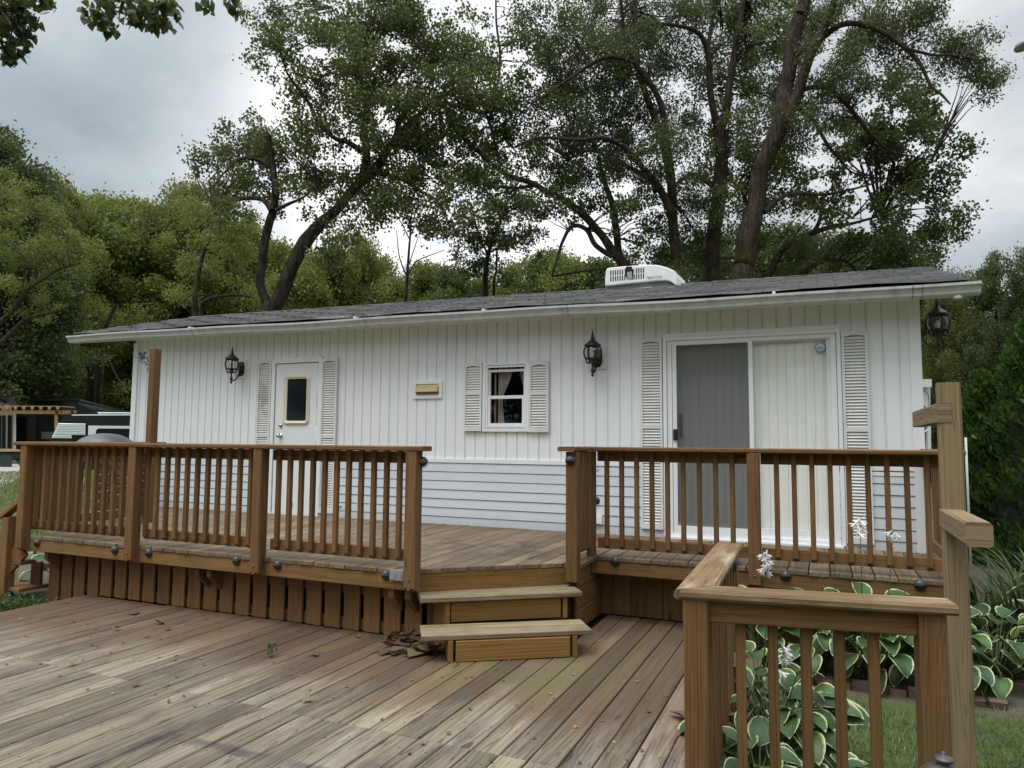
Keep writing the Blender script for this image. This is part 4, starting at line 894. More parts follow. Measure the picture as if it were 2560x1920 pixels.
# right end railing going back to the home
re_ = railing('dark slatted railing at the right end of the raised deck beside the house corner'); re_.location = (5.27, -0.7, 0)
s = MB(); s.lumber((5.27, -1.33, 0.873), (5.27, -0.02, 0.873), 0.14, 0.036, bev=0.008); s.build('cap_rail', M['rail'], re_)
s = MB(); s.lumber((5.25, -1.33, 0.81), (5.25, -0.03, 0.81), 0.034, 0.086); s.build('upper_rail', M['rail'], re_)
s = MB(); s.lumber((5.25, -1.33, 0.10), (5.25, -0.03, 0.10), 0.034, 0.086); s.build('lower_rail', M['rail'], re_)
for k in range(11): bal(re_, 5.285, -1.29+0.115*k, 0.055, 0.852, (1, 0), 0.036)
# foreground corner railing on the lower deck
rf = railing('worn pale-capped corner railing in the right foreground beside the hostas'); rf.location = (4.2, -4.2, LOW)
CZ = 0.352; c0 = Vector((3.965, -4.262, 0)); fd = Vector((math.cos(0.165), math.sin(0.165), 0)); fn = Vector((fd.y, -fd.x, 0)); FL = 0.885
s = MB(); a_ = c0-fd*0.070; tip = c0+fd*FL
miter0 = lambda x, y: fd*(-x)*0.90                     # 45 degree corner
s.lumber(c0+Vector((0, 0, CZ)), tip+Vector((0, 0, CZ)), 0.140, 0.037, bev=0.010, cut0=miter0); s.build('cap_rail', M['worncap'], rf)
s = MB(); sdv = Vector((0, 1, 0)); s.lumber(c0+Vector((0, 0.0, CZ)), Vector((3.935, -2.93, CZ)), 0.140, 0.037, bev=0.010, cut0=lambda x, y: sdv*(x)*1.05); s.build('cap_rail', M['worncap'], rf)
s = MB(); q = c0+Vector((0.0, -0.004, 0)); s.lumber(q+Vector((0, 0, LOW-0.05)), q+Vector((0, 0, CZ-0.019)), 0.092, 0.092, fn, 0.006); s.build('post', M['rail'], rf)
q = c0+fd*(FL-0.075); s = MB(); s.lumber(q+Vector((0, 0, -0.72)), q+Vector((0, 0, CZ-0.019)), 0.088, 0.088, fn, 0.006); s.build('post', M['rail'], rf)
s = MB(); s.lumber(c0+fd*0.05+Vector((0, 0, CZ-0.062)), c0+fd*(FL-0.12)+Vector((0, 0, CZ-0.062)), 0.036, 0.088); s.build('upper_rail', M['rail'], rf)
s = MB(); s.lumber(c0+fd*0.05+fn*0.0+Vector((0, 0, LOW+0.10+0.045)), c0+fd*(FL-0.12)+Vector((0, 0, LOW+0.145)), 0.036, 0.088); s.build('lower_rail', M['rail'], rf)
for k in range(5):
    q = c0+fd*(0.165+0.1165*k)-fn*0.034; s = MB(); s.lumber(q+Vector((0, 0, LOW+0.08)), q+Vector((0, 0, CZ-0.019)), 0.036, 0.036, fn, 0.003); s.build('baluster', M['rail'], rf)
s = MB(); s.lumber((3.94, -2.97, LOW-0.05), (3.94, -2.97, CZ-0.019), 0.085, 0.085, (0, 1, 0), 0.006); s.build('post', M['rail'], rf)
s = MB(); s.lumber((3.935, -4.21, CZ-0.062), (3.935, -3.01, CZ-0.062), 0.036, 0.088); s.build('upper_rail', M['rail'], rf)
s = MB(); s.lumber((3.935, -4.21, LOW+0.14), (3.935, -3.01, LOW+0.14), 0.036, 0.088); s.build('lower_rail', M['rail'], rf)
for k in range(10): bal(rf, 3.975, -4.13+0.117*k, LOW+0.06, CZ-0.019, (1, 0))
# notched timber post with two arms
tp = thing('timber_post', 'tall grey-brown timber post with two notched arms at the right edge', 'post', (5.02, -3.25, G))
PX = at(2392, 1500, 3.31); px_, py_ = PX[0], PX[1]; rot = math.radians(0); fy = Vector((0, 1, 0))
ztop = on_y(2392, 957, py_).z
s = MB(); s.lumber((px_, py_, G-0.1), (px_, py_, ztop), 0.094, 0.094, fy, 0.009); s.build('shaft', M['post'], tp)
za = on_y(2367, 1032, py_-0.05).z; zb = on_y(2380, 1297, py_).z
s = MB(); s.lumber((px_-0.026, py_-0.050, za), (px_-0.026, py_+0.95, za), 0.060, 0.092, (0, 0, 1), 0.004); s.build('arm', M['post'], tp)
s = MB(); yend = on_x(2454, 1363, px_+0.0).y; s.lumber((px_-0.006, py_+0.03, zb), (px_-0.006, yend, zb), 0.094, 0.096, (0, 0, 1), 0.010); s.build('arm', M['post'], tp)

# ------------------------------------------------------------------ deck lights
def deck_light(label):
    t = thing('deck_light', label, 'deck light', (0, 0, 0), 'hooded deck lights on the deck rims and posts')
    s = MB(); R = 0.041; n, m = 18, 10; rows = []
    for j in range(m+1):
        th = PI/2*j/m; ring = []
        for k in range(n+1):
            a = 2*PI*k/n; lx, lz = R*math.cos(th)*math.cos(a), R*math.cos(th)*math.sin(a)*1.06; y = -0.036*math.sin(th)-0.006
            ring.append((lx, y, lz))
        rows.append(s.add(ring))
    for j in range(m):
        for k in range(n):
            zc = (s.v[rows[j]+k][2]+s.v[rows[j+1]+k+1][2])/2; xc = (s.v[rows[j]+k][0]+s.v[rows[j+1]+k+1][0])/2; yc = s.v[rows[j+1]+k][1]
            if zc < -0.003 and yc < -0.014 and abs(xc) < 0.034: continue
            s.face([rows[j]+k, rows[j]+k+1, rows[j+1]+k+1, rows[j+1]+k], None, 0.5, True)
    s.lathe((0, 0, 0), [(0.046, 0.0), (0.046, 0.006), (0.041, 0.008)], 20, axis=(0, -1, 0)); s.build('hood', M['bronze'], t)
    s = MB(); s.lathe((0, -0.008, 0), [(0, 0.0), (0.036, 0.0)], 16, axis=(0, -1, 0)); s.build('lens', M['black'], t); return t
dl0 = deck_light('x')
FYL, FYR = -2.655, RF+0.010
def dl(px, py, Y, label, rz=0.0, first=[True], X=None):
    o = dl0 if first[0] else copy_tree(dl0); first[0] = False; o['label'] = label
    q = on_y(px, py, Y) if X is None else on_x(px, py, X); o.location = q; o.rotation_euler = (0, 0, rz); o.scale = (0.9,)*3
dl(94, 1357, FYL, 'hooded light at the far left end of the raised deck rim')
dl(288, 1375, FYL, 'hooded light on the rim just left of the second railing post from the left')
dl(373, 1382, FYL, 'hooded light on the rim just right of the second railing post from the left')
dl(592, 1401, FYL, 'hooded light on the rim just left of the third railing post from the left')
dl(695, 1412, FYL, 'hooded light on the rim just right of the third railing post from the left')
dl(966, 1437, FYL, 'hooded light beside the grey outlet box left of the steps')
dl(1056, 1156, -2.70, 'hooded light high on the railing post left of the steps', PI/4, X=1.735+0.05)
dl(1426, 1151, -1.920, 'hooded light high on the railing post right of the steps')
dl(1539, 1403, FYR, 'hooded light on the rim right of the steps, nearest the inner corner')
dl(1964, 1439, FYR, 'hooded light on the right rim behind the white hosta flower')
dl(2300, 1462, FYR, 'hooded light on the rim at the far right beside the tall timber post')
dl(1833, 1410, 0, 'hooded light under the cap at the far end of the foreground railing', PI/2, X=3.99)
ob = thing('outlet_box', 'grey twin-cover outdoor outlet box on the deck rim left of the steps', 'outlet', tuple(on_y(996, 1437, FYL)))
q = on_y(996, 1437, FYL); s = MB(); s.box((q.x-0.056, q.y-0.030, q.z-0.036), (q.x+0.056, q.y, q.z+0.036)); s.build('box', M['galv'], ob)
for dx_ in (-0.026, 0.026):
    s = MB(); s.prism([(q.x+dx_+a, q.y-0.034, q.z+b) for a, b in rrect(-0.019, 0.019, -0.028, 0.026, 0.012, 4)], (0, 0.005, 0)); s.build('cover', M['galv'], ob)

# side stairs at the left end
st = thing('side_stairs', 'small brown side stairs with a sloping handrail at the left end of the deck', 'steps', (-2.85, -2.4, G))
s = MB(); s.lumber((-2.78, -2.69, G), (-2.78, -2.69, 0.165), 0.10, 0.10, (0, 1, 0), 0.006); s.build('post', M['skirt'], st)
s = MB(); s.lumber((-2.86, -2.705, 0.165), (-2.62, -2.64, 0.36), 0.11, 0.04, bev=0.006); s.build('handrail', M['rim'], st)
for (xa, xb, z) in ((-3.02, -2.58, -0.50), (-2.82, -2.58, -0.245)):
    s = MB(); 
    for k in range(2 if z < -0.4 else 1): s.lumber((xa, -2.62+0.15*k, z-0.018), (xb, -2.62+0.15*k, z-0.018), 0.142, 0.036)
    s.build('tread', M['skirt'], st)
s = MB(); s.lumber((-2.98, -2.70, -0.50), (-2.60, -2.66, -0.13), 0.035, 0.16); s.build('stringer', M['skirt'], st)
s = MB(); s.box((-2.72, -2.50, -0.50), (-2.58, -2.47, -0.28)); s.build('riser', M['terracotta'], st)

# ------------------------------------------------------------------ foliage tools
OV = 2560/2212.0
CROWN_N, CROWN_L = 1.45, 1.3
def unit(a): return a/np.maximum(np.linalg.norm(a, axis=-1, keepdims=True), 1e-9)
def leaf_quads(c, L, Wd, rng, droop=0.7, fold=0.12):
    n = len(c); t = unit(rng.normal(size=(n, 3))+np.array([0, 0, -droop])); s_ = unit(np.cross(t, rng.normal(size=(n, 3)))); nn = np.cross(s_, t)
    L = L*(0.7+0.6*rng.random((n, 1))); Wd = Wd/1.0*(L/np.mean(L)) if np.isscalar(Wd) else Wd
    b = c-t*L*0.5; tip = c+t*L*0.5; m = c-t*L*0.12+nn*L*fold
    return np.stack([b, m+s_*Wd*0.5, tip, m-s_*Wd*0.5], 1).reshape(-1, 3)
def ball(n, rng, shell=0.35):
    d = unit(rng.normal(size=(n, 3))); return d*(shell+(1-shell)*rng.random((n, 1)))**(0.6)
def twig_quads(P0, P1, r0, r1, rng, seg=3):
    """3-sided tapering twigs from P0 to P1, slightly bowed"""
    n = len(P0); d = P1-P0; side = unit(np.cross(d, rng.normal(size=(n, 3)))); L = np.linalg.norm(d, axis=1, keepdims=True); out = []
    bow = side*L*rng.normal(0, 0.10, (n, 1))+np.array([0, 0, 1.0])*L*0.10
    u = unit(np.cross(d, np.array([0.3, 0.2, 1.0]))); v = unit(np.cross(d, u)); rings = []
    for k in range(seg+1):
        t = k/seg; p = P0+d*t+bow*4*t*(1-t); r = r0*(1-t)+r1*t
        rings.append([p+(u*math.cos(a)+v*math.sin(a))*r for a in (0, 2.094, 4.189)])
    for k in range(seg):
        for j in range(3):
            q = (j+1) % 3; out.append(np.stack([rings[k][j], rings[k][q], rings[k+1][q], rings[k+1][j]], 1))
    return np.concatenate(out).reshape(-1, 3)
def spline(P, n=6):
    P = [np.array(p, float) for p in P]; out = []
    for i in range(len(P)-1):
        p0, p1, p2, p3 = P[max(i-1, 0)], P[i], P[i+1], P[min(i+2, len(P)-1)]
        for k in range(n):
            t = k/n; out.append(0.5*((2*p1)+(-p0+p2)*t+(2*p0-5*p1+4*p2-p3)*t*t+(-p0+3*p1-3*p2+p3)*t**3))
    out.append(P[-1]); return np.array(out)
def limb_pts(pix, D, w0, w1, dz=0.0, base=False):
    """traced limb: photo pixels at depth D..D+dz -> points and radii in metres"""
    n = len(pix); pts = [at(x, y, D+dz*(i/(n-1))**1.3) for i, (x, y) in enumerate(pix)]
    if base: b = pts[0].copy(); b[2] = G-0.1; pts = [b]+pts
    S = spline(pts); k = len(S); wv = np.linspace(w0, w1, k)*0.5*D/F_PX
    if base: wv[:5] *= np.linspace(1.35, 1.0, 5)
    return S, wv
def build_limbs(limbs, name, mat, parent, rng):
    m = MB()
    for S, R in limbs:
        k = max(2, len(S)//5+1); xi = np.linspace(0, k-1, len(S)); J = rng.normal(0, 0.22, (k, 3)); jit = np.stack([np.interp(xi, np.arange(k), J[:, a]) for a in range(3)], 1)*R[:, None]; m.tube([tuple(p) for p in S+jit], list(R*(1+np.interp(xi, np.arange(k), rng.normal(0, 0.06, k)))), 10, cap=False)
    return m.build(name, mat, parent)
def crown_from_blobs(blobs, D, spread, rng, puff_r, per_puff, cover, L, Wd, droop, flat=0.8):
    """blobs: (ov x, ov y, ov radius) -> leaf centres, puff centres"""
    pc, pr = [], []
    for b in blobs:
        x, y, r = b[:3]; k = b[3] if len(b) > 3 else 1.0
        d = D+rng.normal(0, spread); c = at(x*OV, y*OV, d); R = r*OV*d/F_PX
        n = max(2, int(CROWN_N*cover*k*(R/puff_r)**2)); p = c+ball(n, rng)*np.array([R, R*1.3, R*0.95]); pc.append(p); pr.append(puff_r*(0.55+0.8*rng.random(n)))
    pc = np.concatenate(pc); pr = np.concatenate(pr)
    return leaves_in_puffs(pc, pr, per_puff, rng, L, Wd, droop, flat)+(pc,)
def leaves_in_puffs(pc, pr, per_puff, rng, L, Wd, droop, flat=0.8):
    n = len(pc); cnt = np.maximum(4, (CROWN_L*per_puff*(pr/pr.mean())**2*(0.7+0.6*rng.random(n))).astype(int)); idx = np.repeat(np.arange(n), cnt)
    o = ball(len(idx), rng, 0.12)*np.array([1, 1, flat]); o = np.where(rng.random((len(idx), 1)) < 0.12, o*1.6, o); c = pc[idx]+o*pr[idx][:, None]
    tone = rng.random(n)[idx]; r = np.clip(0.55*tone+0.45*rng.random(len(idx)), 0, 1)
    return leaf_quads(c, L, Wd, rng, droop), r
def make_tree(name, label, limbs, blobs, D, spread, mat, bark, seed, puff_r=0.36, per_puff=105, cover=1.9, L=0.078, Wd=0.062, droop=0.7, group='tall trees behind the white home', twig=0.8, flat=0.8, back=0.0):
    rng = np.random.default_rng(seed); t = thing(name, label, 'tree', tuple(limbs[0][0][0]), group)
    build_limbs(limbs, 'trunk', bark, t, rng)
    v, r, pc = crown_from_blobs(blobs, D+back, spread, rng, puff_r, per_puff, cover, L, Wd, droop, flat)
    quads_obj('crown', v, mat, r, t)
    S = np.concatenate([l[0][len(l[0])//3:] for l in limbs]); RR = np.concatenate([l[1][len(l[0])//3:] for l in limbs])
    sel = rng.random(len(pc)) < twig; p = pc[sel]; j = np.array([np.argmin(((S-q)**2).sum(1)+np.maximum(0, S[:, 2]-q[2])*2.0) for q in p]); p0 = S[j]
    ln = np.linalg.norm(p-p0, axis=1, keepdims=True); ok = (ln[:, 0] < 3.2)
    tq = twig_quads(p0[ok], p[ok], np.clip(0.008+0.009*ln[ok], 0.006, 0.035), np.full((ok.sum(), 1), 0.004), rng)
    quads_obj('twigs', tq, bark, np.full(len(tq)//4, 0.5), t)
    return t
R_ = np.random.default_rng(5)

# ---- big cottonwood with a leaning and a broken trunk
D1 = 17.0
T1 = [limb_pts([(672, 800), (669, 780), (661, 741), (650, 671), (659, 615), (676, 550), (684, 517), (688, 467), (682, 420), (675, 373), (672, 340)], D1, 30, 12, -0.4, True),
      limb_pts([(676, 800), (690, 765), (719, 690), (758, 613), (800, 562), (842, 521), (893, 467), (932, 424), (967, 381), (990, 345), (1000, 290)], D1, 46, 13, 0.6, True),
      limb_pts([(900, 455), (915, 390), (912, 323), (918, 280), (908, 218), (897, 167), (893, 144), (878, 100), (870, 30)], D1+.3, 22, 7, 0.8),
      limb_pts([(990, 345), (1060, 272), (1091, 245), (1138, 222), (1184, 210), (1240, 190)], D1+.5, 13, 4, 1.0),
      limb_pts([(905, 380), (869, 354), (838, 346), (799, 311), (776, 264), (749, 226), (718, 179), (690, 100)], D1+.2, 15, 3, -1.0),
      limb_pts([(905, 290), (939, 253), (986, 206), (1009, 175), (1040, 120)], D1+.5, 10, 3, -0.6),
      limb_pts([(930, 428), (1002, 447), (1044, 474), (1095, 505), (1120, 560)], D1+.2, 12, 3, -0.8),
      limb_pts([(676, 420), (642, 400), (599, 397), (564, 428), (530, 470)], D1-.3, 11, 3, -0.8),
      limb_pts([(682, 530), (657, 498), (607, 496), (556, 513), (529, 537), (500, 580)], D1-.3, 15, 4, 0.5),
      limb_pts([(688, 525), (723, 509), (758, 494), (800, 460)], D1-.3, 10, 3, 0.8),
      limb_pts([(895, 150), (860, 80), (830, 20)], D1+1, 8, 3, 0.3), limb_pts([(900, 170), (940, 110), (975, 40)], D1+1, 8, 3, -0.4)]
B1 = [(582, 60, 48), (600, 110, 48), (585, 145, 36), (640, 150, 40), (655, 200, 50), (700, 60, 55), (720, 110, 62), (760, 30, 70), (800, 90, 70), (850, 20, 80), (880, 90, 70), (930, 70, 55), (975, 110, 45), (1010, 70, 48), (1040, 120, 48), (1068, 160, 36), (1020, 180, 55), (960, 170, 62), (900, 170, 70), (840, 160, 70), (760, 180, 60), (700, 240, 45), (760, 250, 50), (830, 240, 70), (900, 250, 75), (970, 240, 65), (1000, 300, 50), (930, 320, 65), (860, 320, 70), (790, 310, 55), (700, 300, 40), (650, 280, 40), (620, 310, 50), (560, 300, 46), (520, 320, 46), (480, 330, 42), (440, 360, 34), (500, 380, 48), (560, 370, 48), (620, 370, 48), (450, 400, 30), (520, 430, 44), (580, 440, 40), (640, 430, 36), (680, 380, 44), (730, 400, 46), (800, 390, 58), (870, 400, 64), (940, 390, 56), (985, 430, 44), (930, 460, 40), (860, 460, 42), (790, 450, 40), (480, 440, 34), (455, 470, 30), (720, 480, 36), (680, 470, 26), (780, 510, 30, .7), (740, 560, 34, .7), (1000, 360, 40), (1040, 240, 40), (960, 500, 34)]
make_tree('cottonwood_tree', 'large cottonwood with one leaning trunk and one broken upright trunk behind the roof', T1, B1, D1, 0.9, M['leafA'], M['bark'], 21, cover=2.0, back=0.5)

# ---- the group of big trees over the right half of the roof
D2 = 18.0
TA = [limb_pts([(1700, 745), (1691, 645), (1683, 544), (1679, 428), (1660, 369), (1637, 292), (1609, 218), (1594, 163), (1590, 70), (1585, -60)], D2, 31, 10, 0.6, True),
      limb_pts([(1677, 420), (1672, 389), (1664, 311), (1644, 241), (1605, 187), (1578, 144), (1563, 97), (1555, 30), (1545, -60)], D2, 19, 7, -0.8),
      limb_pts([(1580, 152), (1528, 144), (1481, 159), (1423, 198), (1380, 228), (1333, 257), (1300, 300)], D2-.4, 12, 3, -1.2),
      limb_pts([(1680, 535), (1637, 459), (1598, 408), (1559, 365), (1508, 346), (1450, 350), (1349, 346), (1280, 370)], D2-.2, 20, 4, -1.5),
      limb_pts([(1640, 480), (1625, 451), (1567, 416), (1520, 389), (1473, 377), (1420, 400)], D2+.2, 17, 4, 1.2)]
BA = [(1180, 60, 60), (1210, 130, 62), (1262, 60, 70), (1290, 140, 70), (1340, 40, 75), (1370, 120, 75), (1410, 60, 70), (1330, 200, 70), (1260, 210, 62), (1200, 200, 50), (1230, 270, 60), (1300, 280, 65), (1360, 280, 65), (1400, 200, 65), (1430, 330, 60), (1360, 350, 60), (1290, 350, 60), (1230, 340, 55), (1450, 130, 50), (1460, 260, 50), (1430, 420, 50), (1370, 420, 45), (1480, 400, 48), (1500, 470, 44), (1470, 60, 55), (1160, 300, 45), (1150, 250, 40), (1200, 390, 45), (1265, 400, 42), (1520, 540, 40), (1480, 520, 34), (1410, 490, 30, .7)]
make_tree('willow_tree', 'forked mossy trunk with arching limbs, left one of the three by the air conditioner', TA, BA, D2, 1.1, M['leafB'], M['barkmoss'], 31, back=1.0, puff_r=0.36, per_puff=130, L=0.080, Wd=0.040, droop=0.9, cover=2.1)
TB = [limb_pts([(1780, 745), (1784, 645), (1792, 544), (1796, 428), (1800, 342), (1796, 319)], D2+1, 38, 30, 0.0, True),
      limb_pts([(1797, 330), (1788, 303), (1776, 214), (1765, 117), (1745, 82), (1703, 66), (1625, 60), (1570, 90)], D2+1, 20, 4, -1.0),
      limb_pts([(1797, 335), (1808, 311), (1819, 233), (1835, 144), (1850, 58), (1858, 0), (1866, -80)], D2+1, 23, 12, 0.5),
      limb_pts([(1769, 140), (1776, 70), (1792, 0), (1800, -60)], D2+1.3, 10, 5, 0.6),
      limb_pts([(1788, 470), (1740, 440), (1700, 455), (1680, 480)], D2+1, 16, 8, -0.3), limb_pts([(1800, 440), (1850, 470), (1870, 520)], D2+1.4, 9, 3, 1)]
BB = [(1540, 40, 70), (1590, 100, 70), (1620, 30, 70), (1680, 60, 70), (1530, 170, 60), (1590, 190, 62), (1660, 150, 62), (1720, 40, 60), (1560, 270, 62), (1620, 280, 62), (1690, 250, 55), (1540, 350, 58), (1600, 370, 58), (1660, 350, 55), (1570, 440, 50), (1640, 440, 52), (1700, 430, 46), (1600, 520, 46), (1540, 490, 46), (1660, 520, 48), (1720, 340, 48), (1610, 575, 36), (1700, 560, 44), (1550, 560, 36)]
make_tree('willow_tree', 'upright trunk splitting into a narrow V, middle one of the three by the air conditioner', TB, BB, D2+1.2, 1.2, M['leafA'], M['barkmoss'], 41, back=1.0, puff_r=0.36, per_puff=105, L=0.078, Wd=0.056, cover=2.0)
TCc = [limb_pts([(1850, 740), (1867, 645), (1883, 544), (1902, 447), (1933, 350), (1953, 272), (1972, 202), (1982, 136), (1995, 58), (2011, 0), (2025, -80)], D2-1, 56, 30, 0.5, True),
      limb_pts([(1965, 300), (1995, 233), (2030, 136), (2069, 58), (2089, 0), (2110, -70)], D2-1, 28, 18, -0.4),
      limb_pts([(1985, 135), (2015, 120), (2050, 97), (2089, 70), (2135, 58), (2198, 78), (2264, 120), (2303, 163), (2330, 218), (2353, 237), (2376, 260)], D2-.8, 20, 4, -1.2),
      limb_pts([(2264, 120), (2330, 135), (2400, 140), (2450, 150)], D2-1.6, 9, 3, -0.5),
      limb_pts([(2000, 228), (2030, 218), (2077, 222), (2120, 264), (2159, 315), (2186, 346), (2225, 377), (2275, 389), (2330, 400)], D2-.8, 15, 3, 0.8),
      limb_pts([(1985, 270), (2007, 280), (2038, 311), (2069, 362), (2100, 397), (2131, 431), (2180, 440)], D2-.8, 12, 3, 1.0),
      limb_pts([(1905, 530), (1918, 521), (1953, 494), (1995, 484), (2069, 486), (2166, 463), (2230, 440)], D2-1, 13, 3, 0.8)]
BC = [(1760, 60, 60), (1790, 130, 58), (1830, 40, 62), (1860, 110, 55), (1900, 60, 60), (1940, 30, 55), (1960, 95, 46), (2000, 40, 48), (2010, 100, 42), (2060, 90, 40), (2090, 120, 40), (2120, 100, 34), (2110, 160, 36), (2060, 140, 34), (2145, 150, 26), (2130, 185, 24), (1780, 210, 55), (1840, 190, 52), (1900, 170, 52), (1740, 280, 50), (1800, 290, 50), (1700, 190, 48)]
make_tree('willow_tree', 'thickest leaning trunk with a long limb arching out to the right', TCc, BC, D2-1, 1.0, M['leafB'], M['barkmoss'], 51, back=1.0, puff_r=0.35, per_puff=140, L=0.080, Wd=0.038, droop=0.9, cover=2.1)
TD = [limb_pts([(1600, 760), (1524, 622), (1481, 568), (1450, 533), (1411, 501), (1368, 478), (1325, 455), (1255, 428), (1197, 381), (1139, 323), (1110, 260)], D2+.5, 26, 5, -0.5, True),
      limb_pts([(1530, 640), (1489, 614), (1465, 575), (1430, 568), (1407, 603), (1395, 638), (1380, 690)], D2+.4, 14, 5, -0.6),
      limb_pts([(1340, 462), (1290, 470), (1230, 466), (1180, 500)], D2+.5, 10, 3, 0.8), limb_pts([(1250, 425), (1230, 330), (1200, 250), (1165, 180)], D2+.4, 9, 3, 0.5),
      limb_pts([(1570, 720), (1548, 640), (1539, 575), (1528, 505), (1508, 447), (1497, 389)], D2+1.5, 22, 10, 0.4), limb_pts([(1235, 270), (1250, 150), (1240, 50), (1240, -40)], D2+1.0, 8, 4, 0.3)]
BD = [(1130, 40, 40), (1120, 90, 34), (1150, 120, 40), (1100, 180, 36), (1150, 190, 44), (1090, 250, 40), (1060, 300, 44), (1030, 350, 42), (1090, 320, 46), (1140, 350, 46), (1080, 390, 40), (1040, 400, 34), (1170, 430, 40), (1225, 430, 40), (1100, 430, 30), (1280, 440, 40), (1330, 470, 40), (1230, 480, 26, .6), (1390, 540, 34), (1350, 520, 30, .7), (1430, 550, 36), (1440, 500, 40), (1460, 590, 30), (1120, 250, 40), (1010, 300, 40), (1175, 90, 40)]
make_tree('cottonwood_tree', 'slender limb arching to the left between the two big crowns above the roof', TD, BD, D2+.5, 0.9, M['leafA'], M['bark'], 61, cover=1.7)
TE = [limb_pts([(1900, 760), (1925, 680), (1964, 618), (2030, 583), (2089, 564), (2128, 560), (2200, 540)], D2+2, 26, 5, 0.5, True),
      limb_pts([(2030, 583), (2045, 560), (2058, 529), (2080, 520), (2100, 525), (2130, 545)], D2+2, 11, 4, -0.5), limb_pts([(2000, 690), (2050, 655), (2110, 650), (2150, 690)], D2+2, 16, 5, 0.8)]
BE = [(1960, 180, 46), (1990, 240, 46), (1930, 250, 46), (1960, 310, 50), (2010, 290, 44), (2045, 260, 34), (2050, 320, 36), (1900, 330, 46), (1860, 280, 44), (1820, 360, 44), (1880, 380, 36, .6), (1930, 380, 44), (1990, 370, 46), (2040, 380, 34), (2010, 430, 40), (1950, 430, 34, .7), (1870, 450, 30, .4), (1820, 440, 34, .5), (1780, 470, 34, .6), (1900, 490, 40, .8), (1960, 500, 44), (2010, 490, 34), (2040, 500, 26), (1860, 540, 40), (1920, 550, 44), (1980, 550, 44), (2030, 545, 26), (1800, 560, 36), (1750, 540, 36), (1760, 400, 46), (2060, 460, 20, .5)]
make_tree('cottonwood_tree', 'broad leafy cottonwood behind the roof at the right gable end', TE, BE, D2+2.2, 0.9, M['leafA'], M['bark'], 71, cover=1.8, L=0.095, Wd=0.08)
# ---- smaller tree in the gap, and the bare one
TF = [limb_pts([(1205, 800), (1210, 745), (1214, 690), (1222, 630), (1245, 570), (1262, 520)], 21.0, 20, 6, 0.3, True), limb_pts([(1235, 745), (1240, 680), (1242, 620)], 21.2, 9, 5, 0.2, True), limb_pts([(1228, 630), (1260, 612), (1295, 604)], 21, 6, 3, 0.4), limb_pts([(1220, 640), (1196, 585), (1180, 520)], 21, 6, 2, -0.4)]
BF = [(1060, 460, 42), (1100, 440, 44), (1140, 460, 34), (1150, 500, 28), (1090, 490, 46), (1040, 500, 34), (1000, 480, 30), (1010, 530, 30), (1060, 540, 34), (1120, 520, 36), (990, 560, 26), (1030, 590, 30), (1090, 590, 28), (975, 510, 22), (1160, 540, 20, .6)]
make_tree('round_tree', 'dark bushy round tree in the gap between the two big crowns', TF, BF, 21.0, 0.6, M['leafD'], M['bark'], 81, puff_r=0.30, per_puff=64, L=0.085, Wd=0.055, cover=2.3)
bt = thing('bare_tree', 'thin leafless dead tree standing in the gap above the roof', 'tree', tuple(at(1015, 760, 24)), 'tall trees behind the white home')
TG = [limb_pts([(1013, 800), (1015, 740), (1017, 690), (1022, 640), (1026, 590), (1030, 530), (1046, 500)], 24, 11, 2.5, 0, True), limb_pts([(1025, 600), (1005, 560), (986, 530), (988, 510)], 24, 3.5, 1.6, 0.3), limb_pts([(1016, 690), (998, 640), (991, 575)], 24, 4, 1.6, -0.3), limb_pts([(1018, 690), (1040, 655), (1070, 640), (1112, 625)], 24, 4.5, 1.6, 0.5), limb_pts([(1020, 670), (1040, 610), (1046, 590)], 24, 3, 1.4, 0), limb_pts([(1028, 560), (1052, 510), (1058, 525)], 24, 2.2, 1.2, 0.2), limb_pts([(1026, 590), (1050, 540), (1068, 500)], 24, 2.2, 1.2, 0.2)]
build_limbs(TG, 'trunk', M['bark'], bt, R_)

TH = [limb_pts([(486, 830), (486, 764), (494, 694), (505, 640), (529, 597), (564, 582), (599, 562), (640, 548)], 26, 15, 4, 0.5, True), limb_pts([(529, 597), (528, 566), (520, 530)], 26, 7, 3, 0.3), limb_pts([(500, 800), (502, 764), (529, 745), (564, 739), (607, 739), (641, 747), (680, 760)], 26, 10, 5, 0.4, True)]
BH = [(395, 470, 30), (430, 440, 34), (470, 450, 34), (500, 490, 36), (450, 500, 34), (410, 520, 30), (520, 540, 34), (470, 550, 30), (420, 580, 26), (540, 590, 30, .8), (400, 440, 24), (530, 470, 26), (370, 500, 24), (490, 600, 22, .7), (390, 640, 24, .7), (560, 630, 24, .6)]
make_tree('forked_tree', 'slim forked tree with a low arching limb left of the broken trunk', TH, BH, 26.5, 0.8, M['leafC'], M['bark'], 91, puff_r=0.42, per_puff=100, cover=1.7, L=0.095, Wd=0.07)
TI = [limb_pts([(-120, 1000), (-60, 920), (0, 860), (62, 800), (130, 780), (170, 768)], 40, 16, 5, 0.5, True), limb_pts([(-80, 860), (0, 800), (40, 770), (66, 735)], 40, 18, 8, 1), limb_pts([(20, 790), (66, 725), (110, 695), (160, 668), (200, 660)], 40, 14, 4, 1)]
make_tree('broadleaf_tree', 'spreading tree at the far left whose dark limbs slant up to the right', TI, [(0, 480, 50), (40, 430, 46), (90, 470, 44), (60, 520, 46), (20, 560, 46), (110, 530, 40), (150, 500, 36), (10, 620, 44, .8), (80, 590, 40, .8), (140, 570, 36), (120, 640, 36, .7), (-10, 400, 40), (180, 540, 30), (60, 660, 34, .6)], 41, 1.2, M['leafC'], M['bark'], 92, puff_r=0.62, per_puff=105, cover=1.7, L=0.13, Wd=0.10)

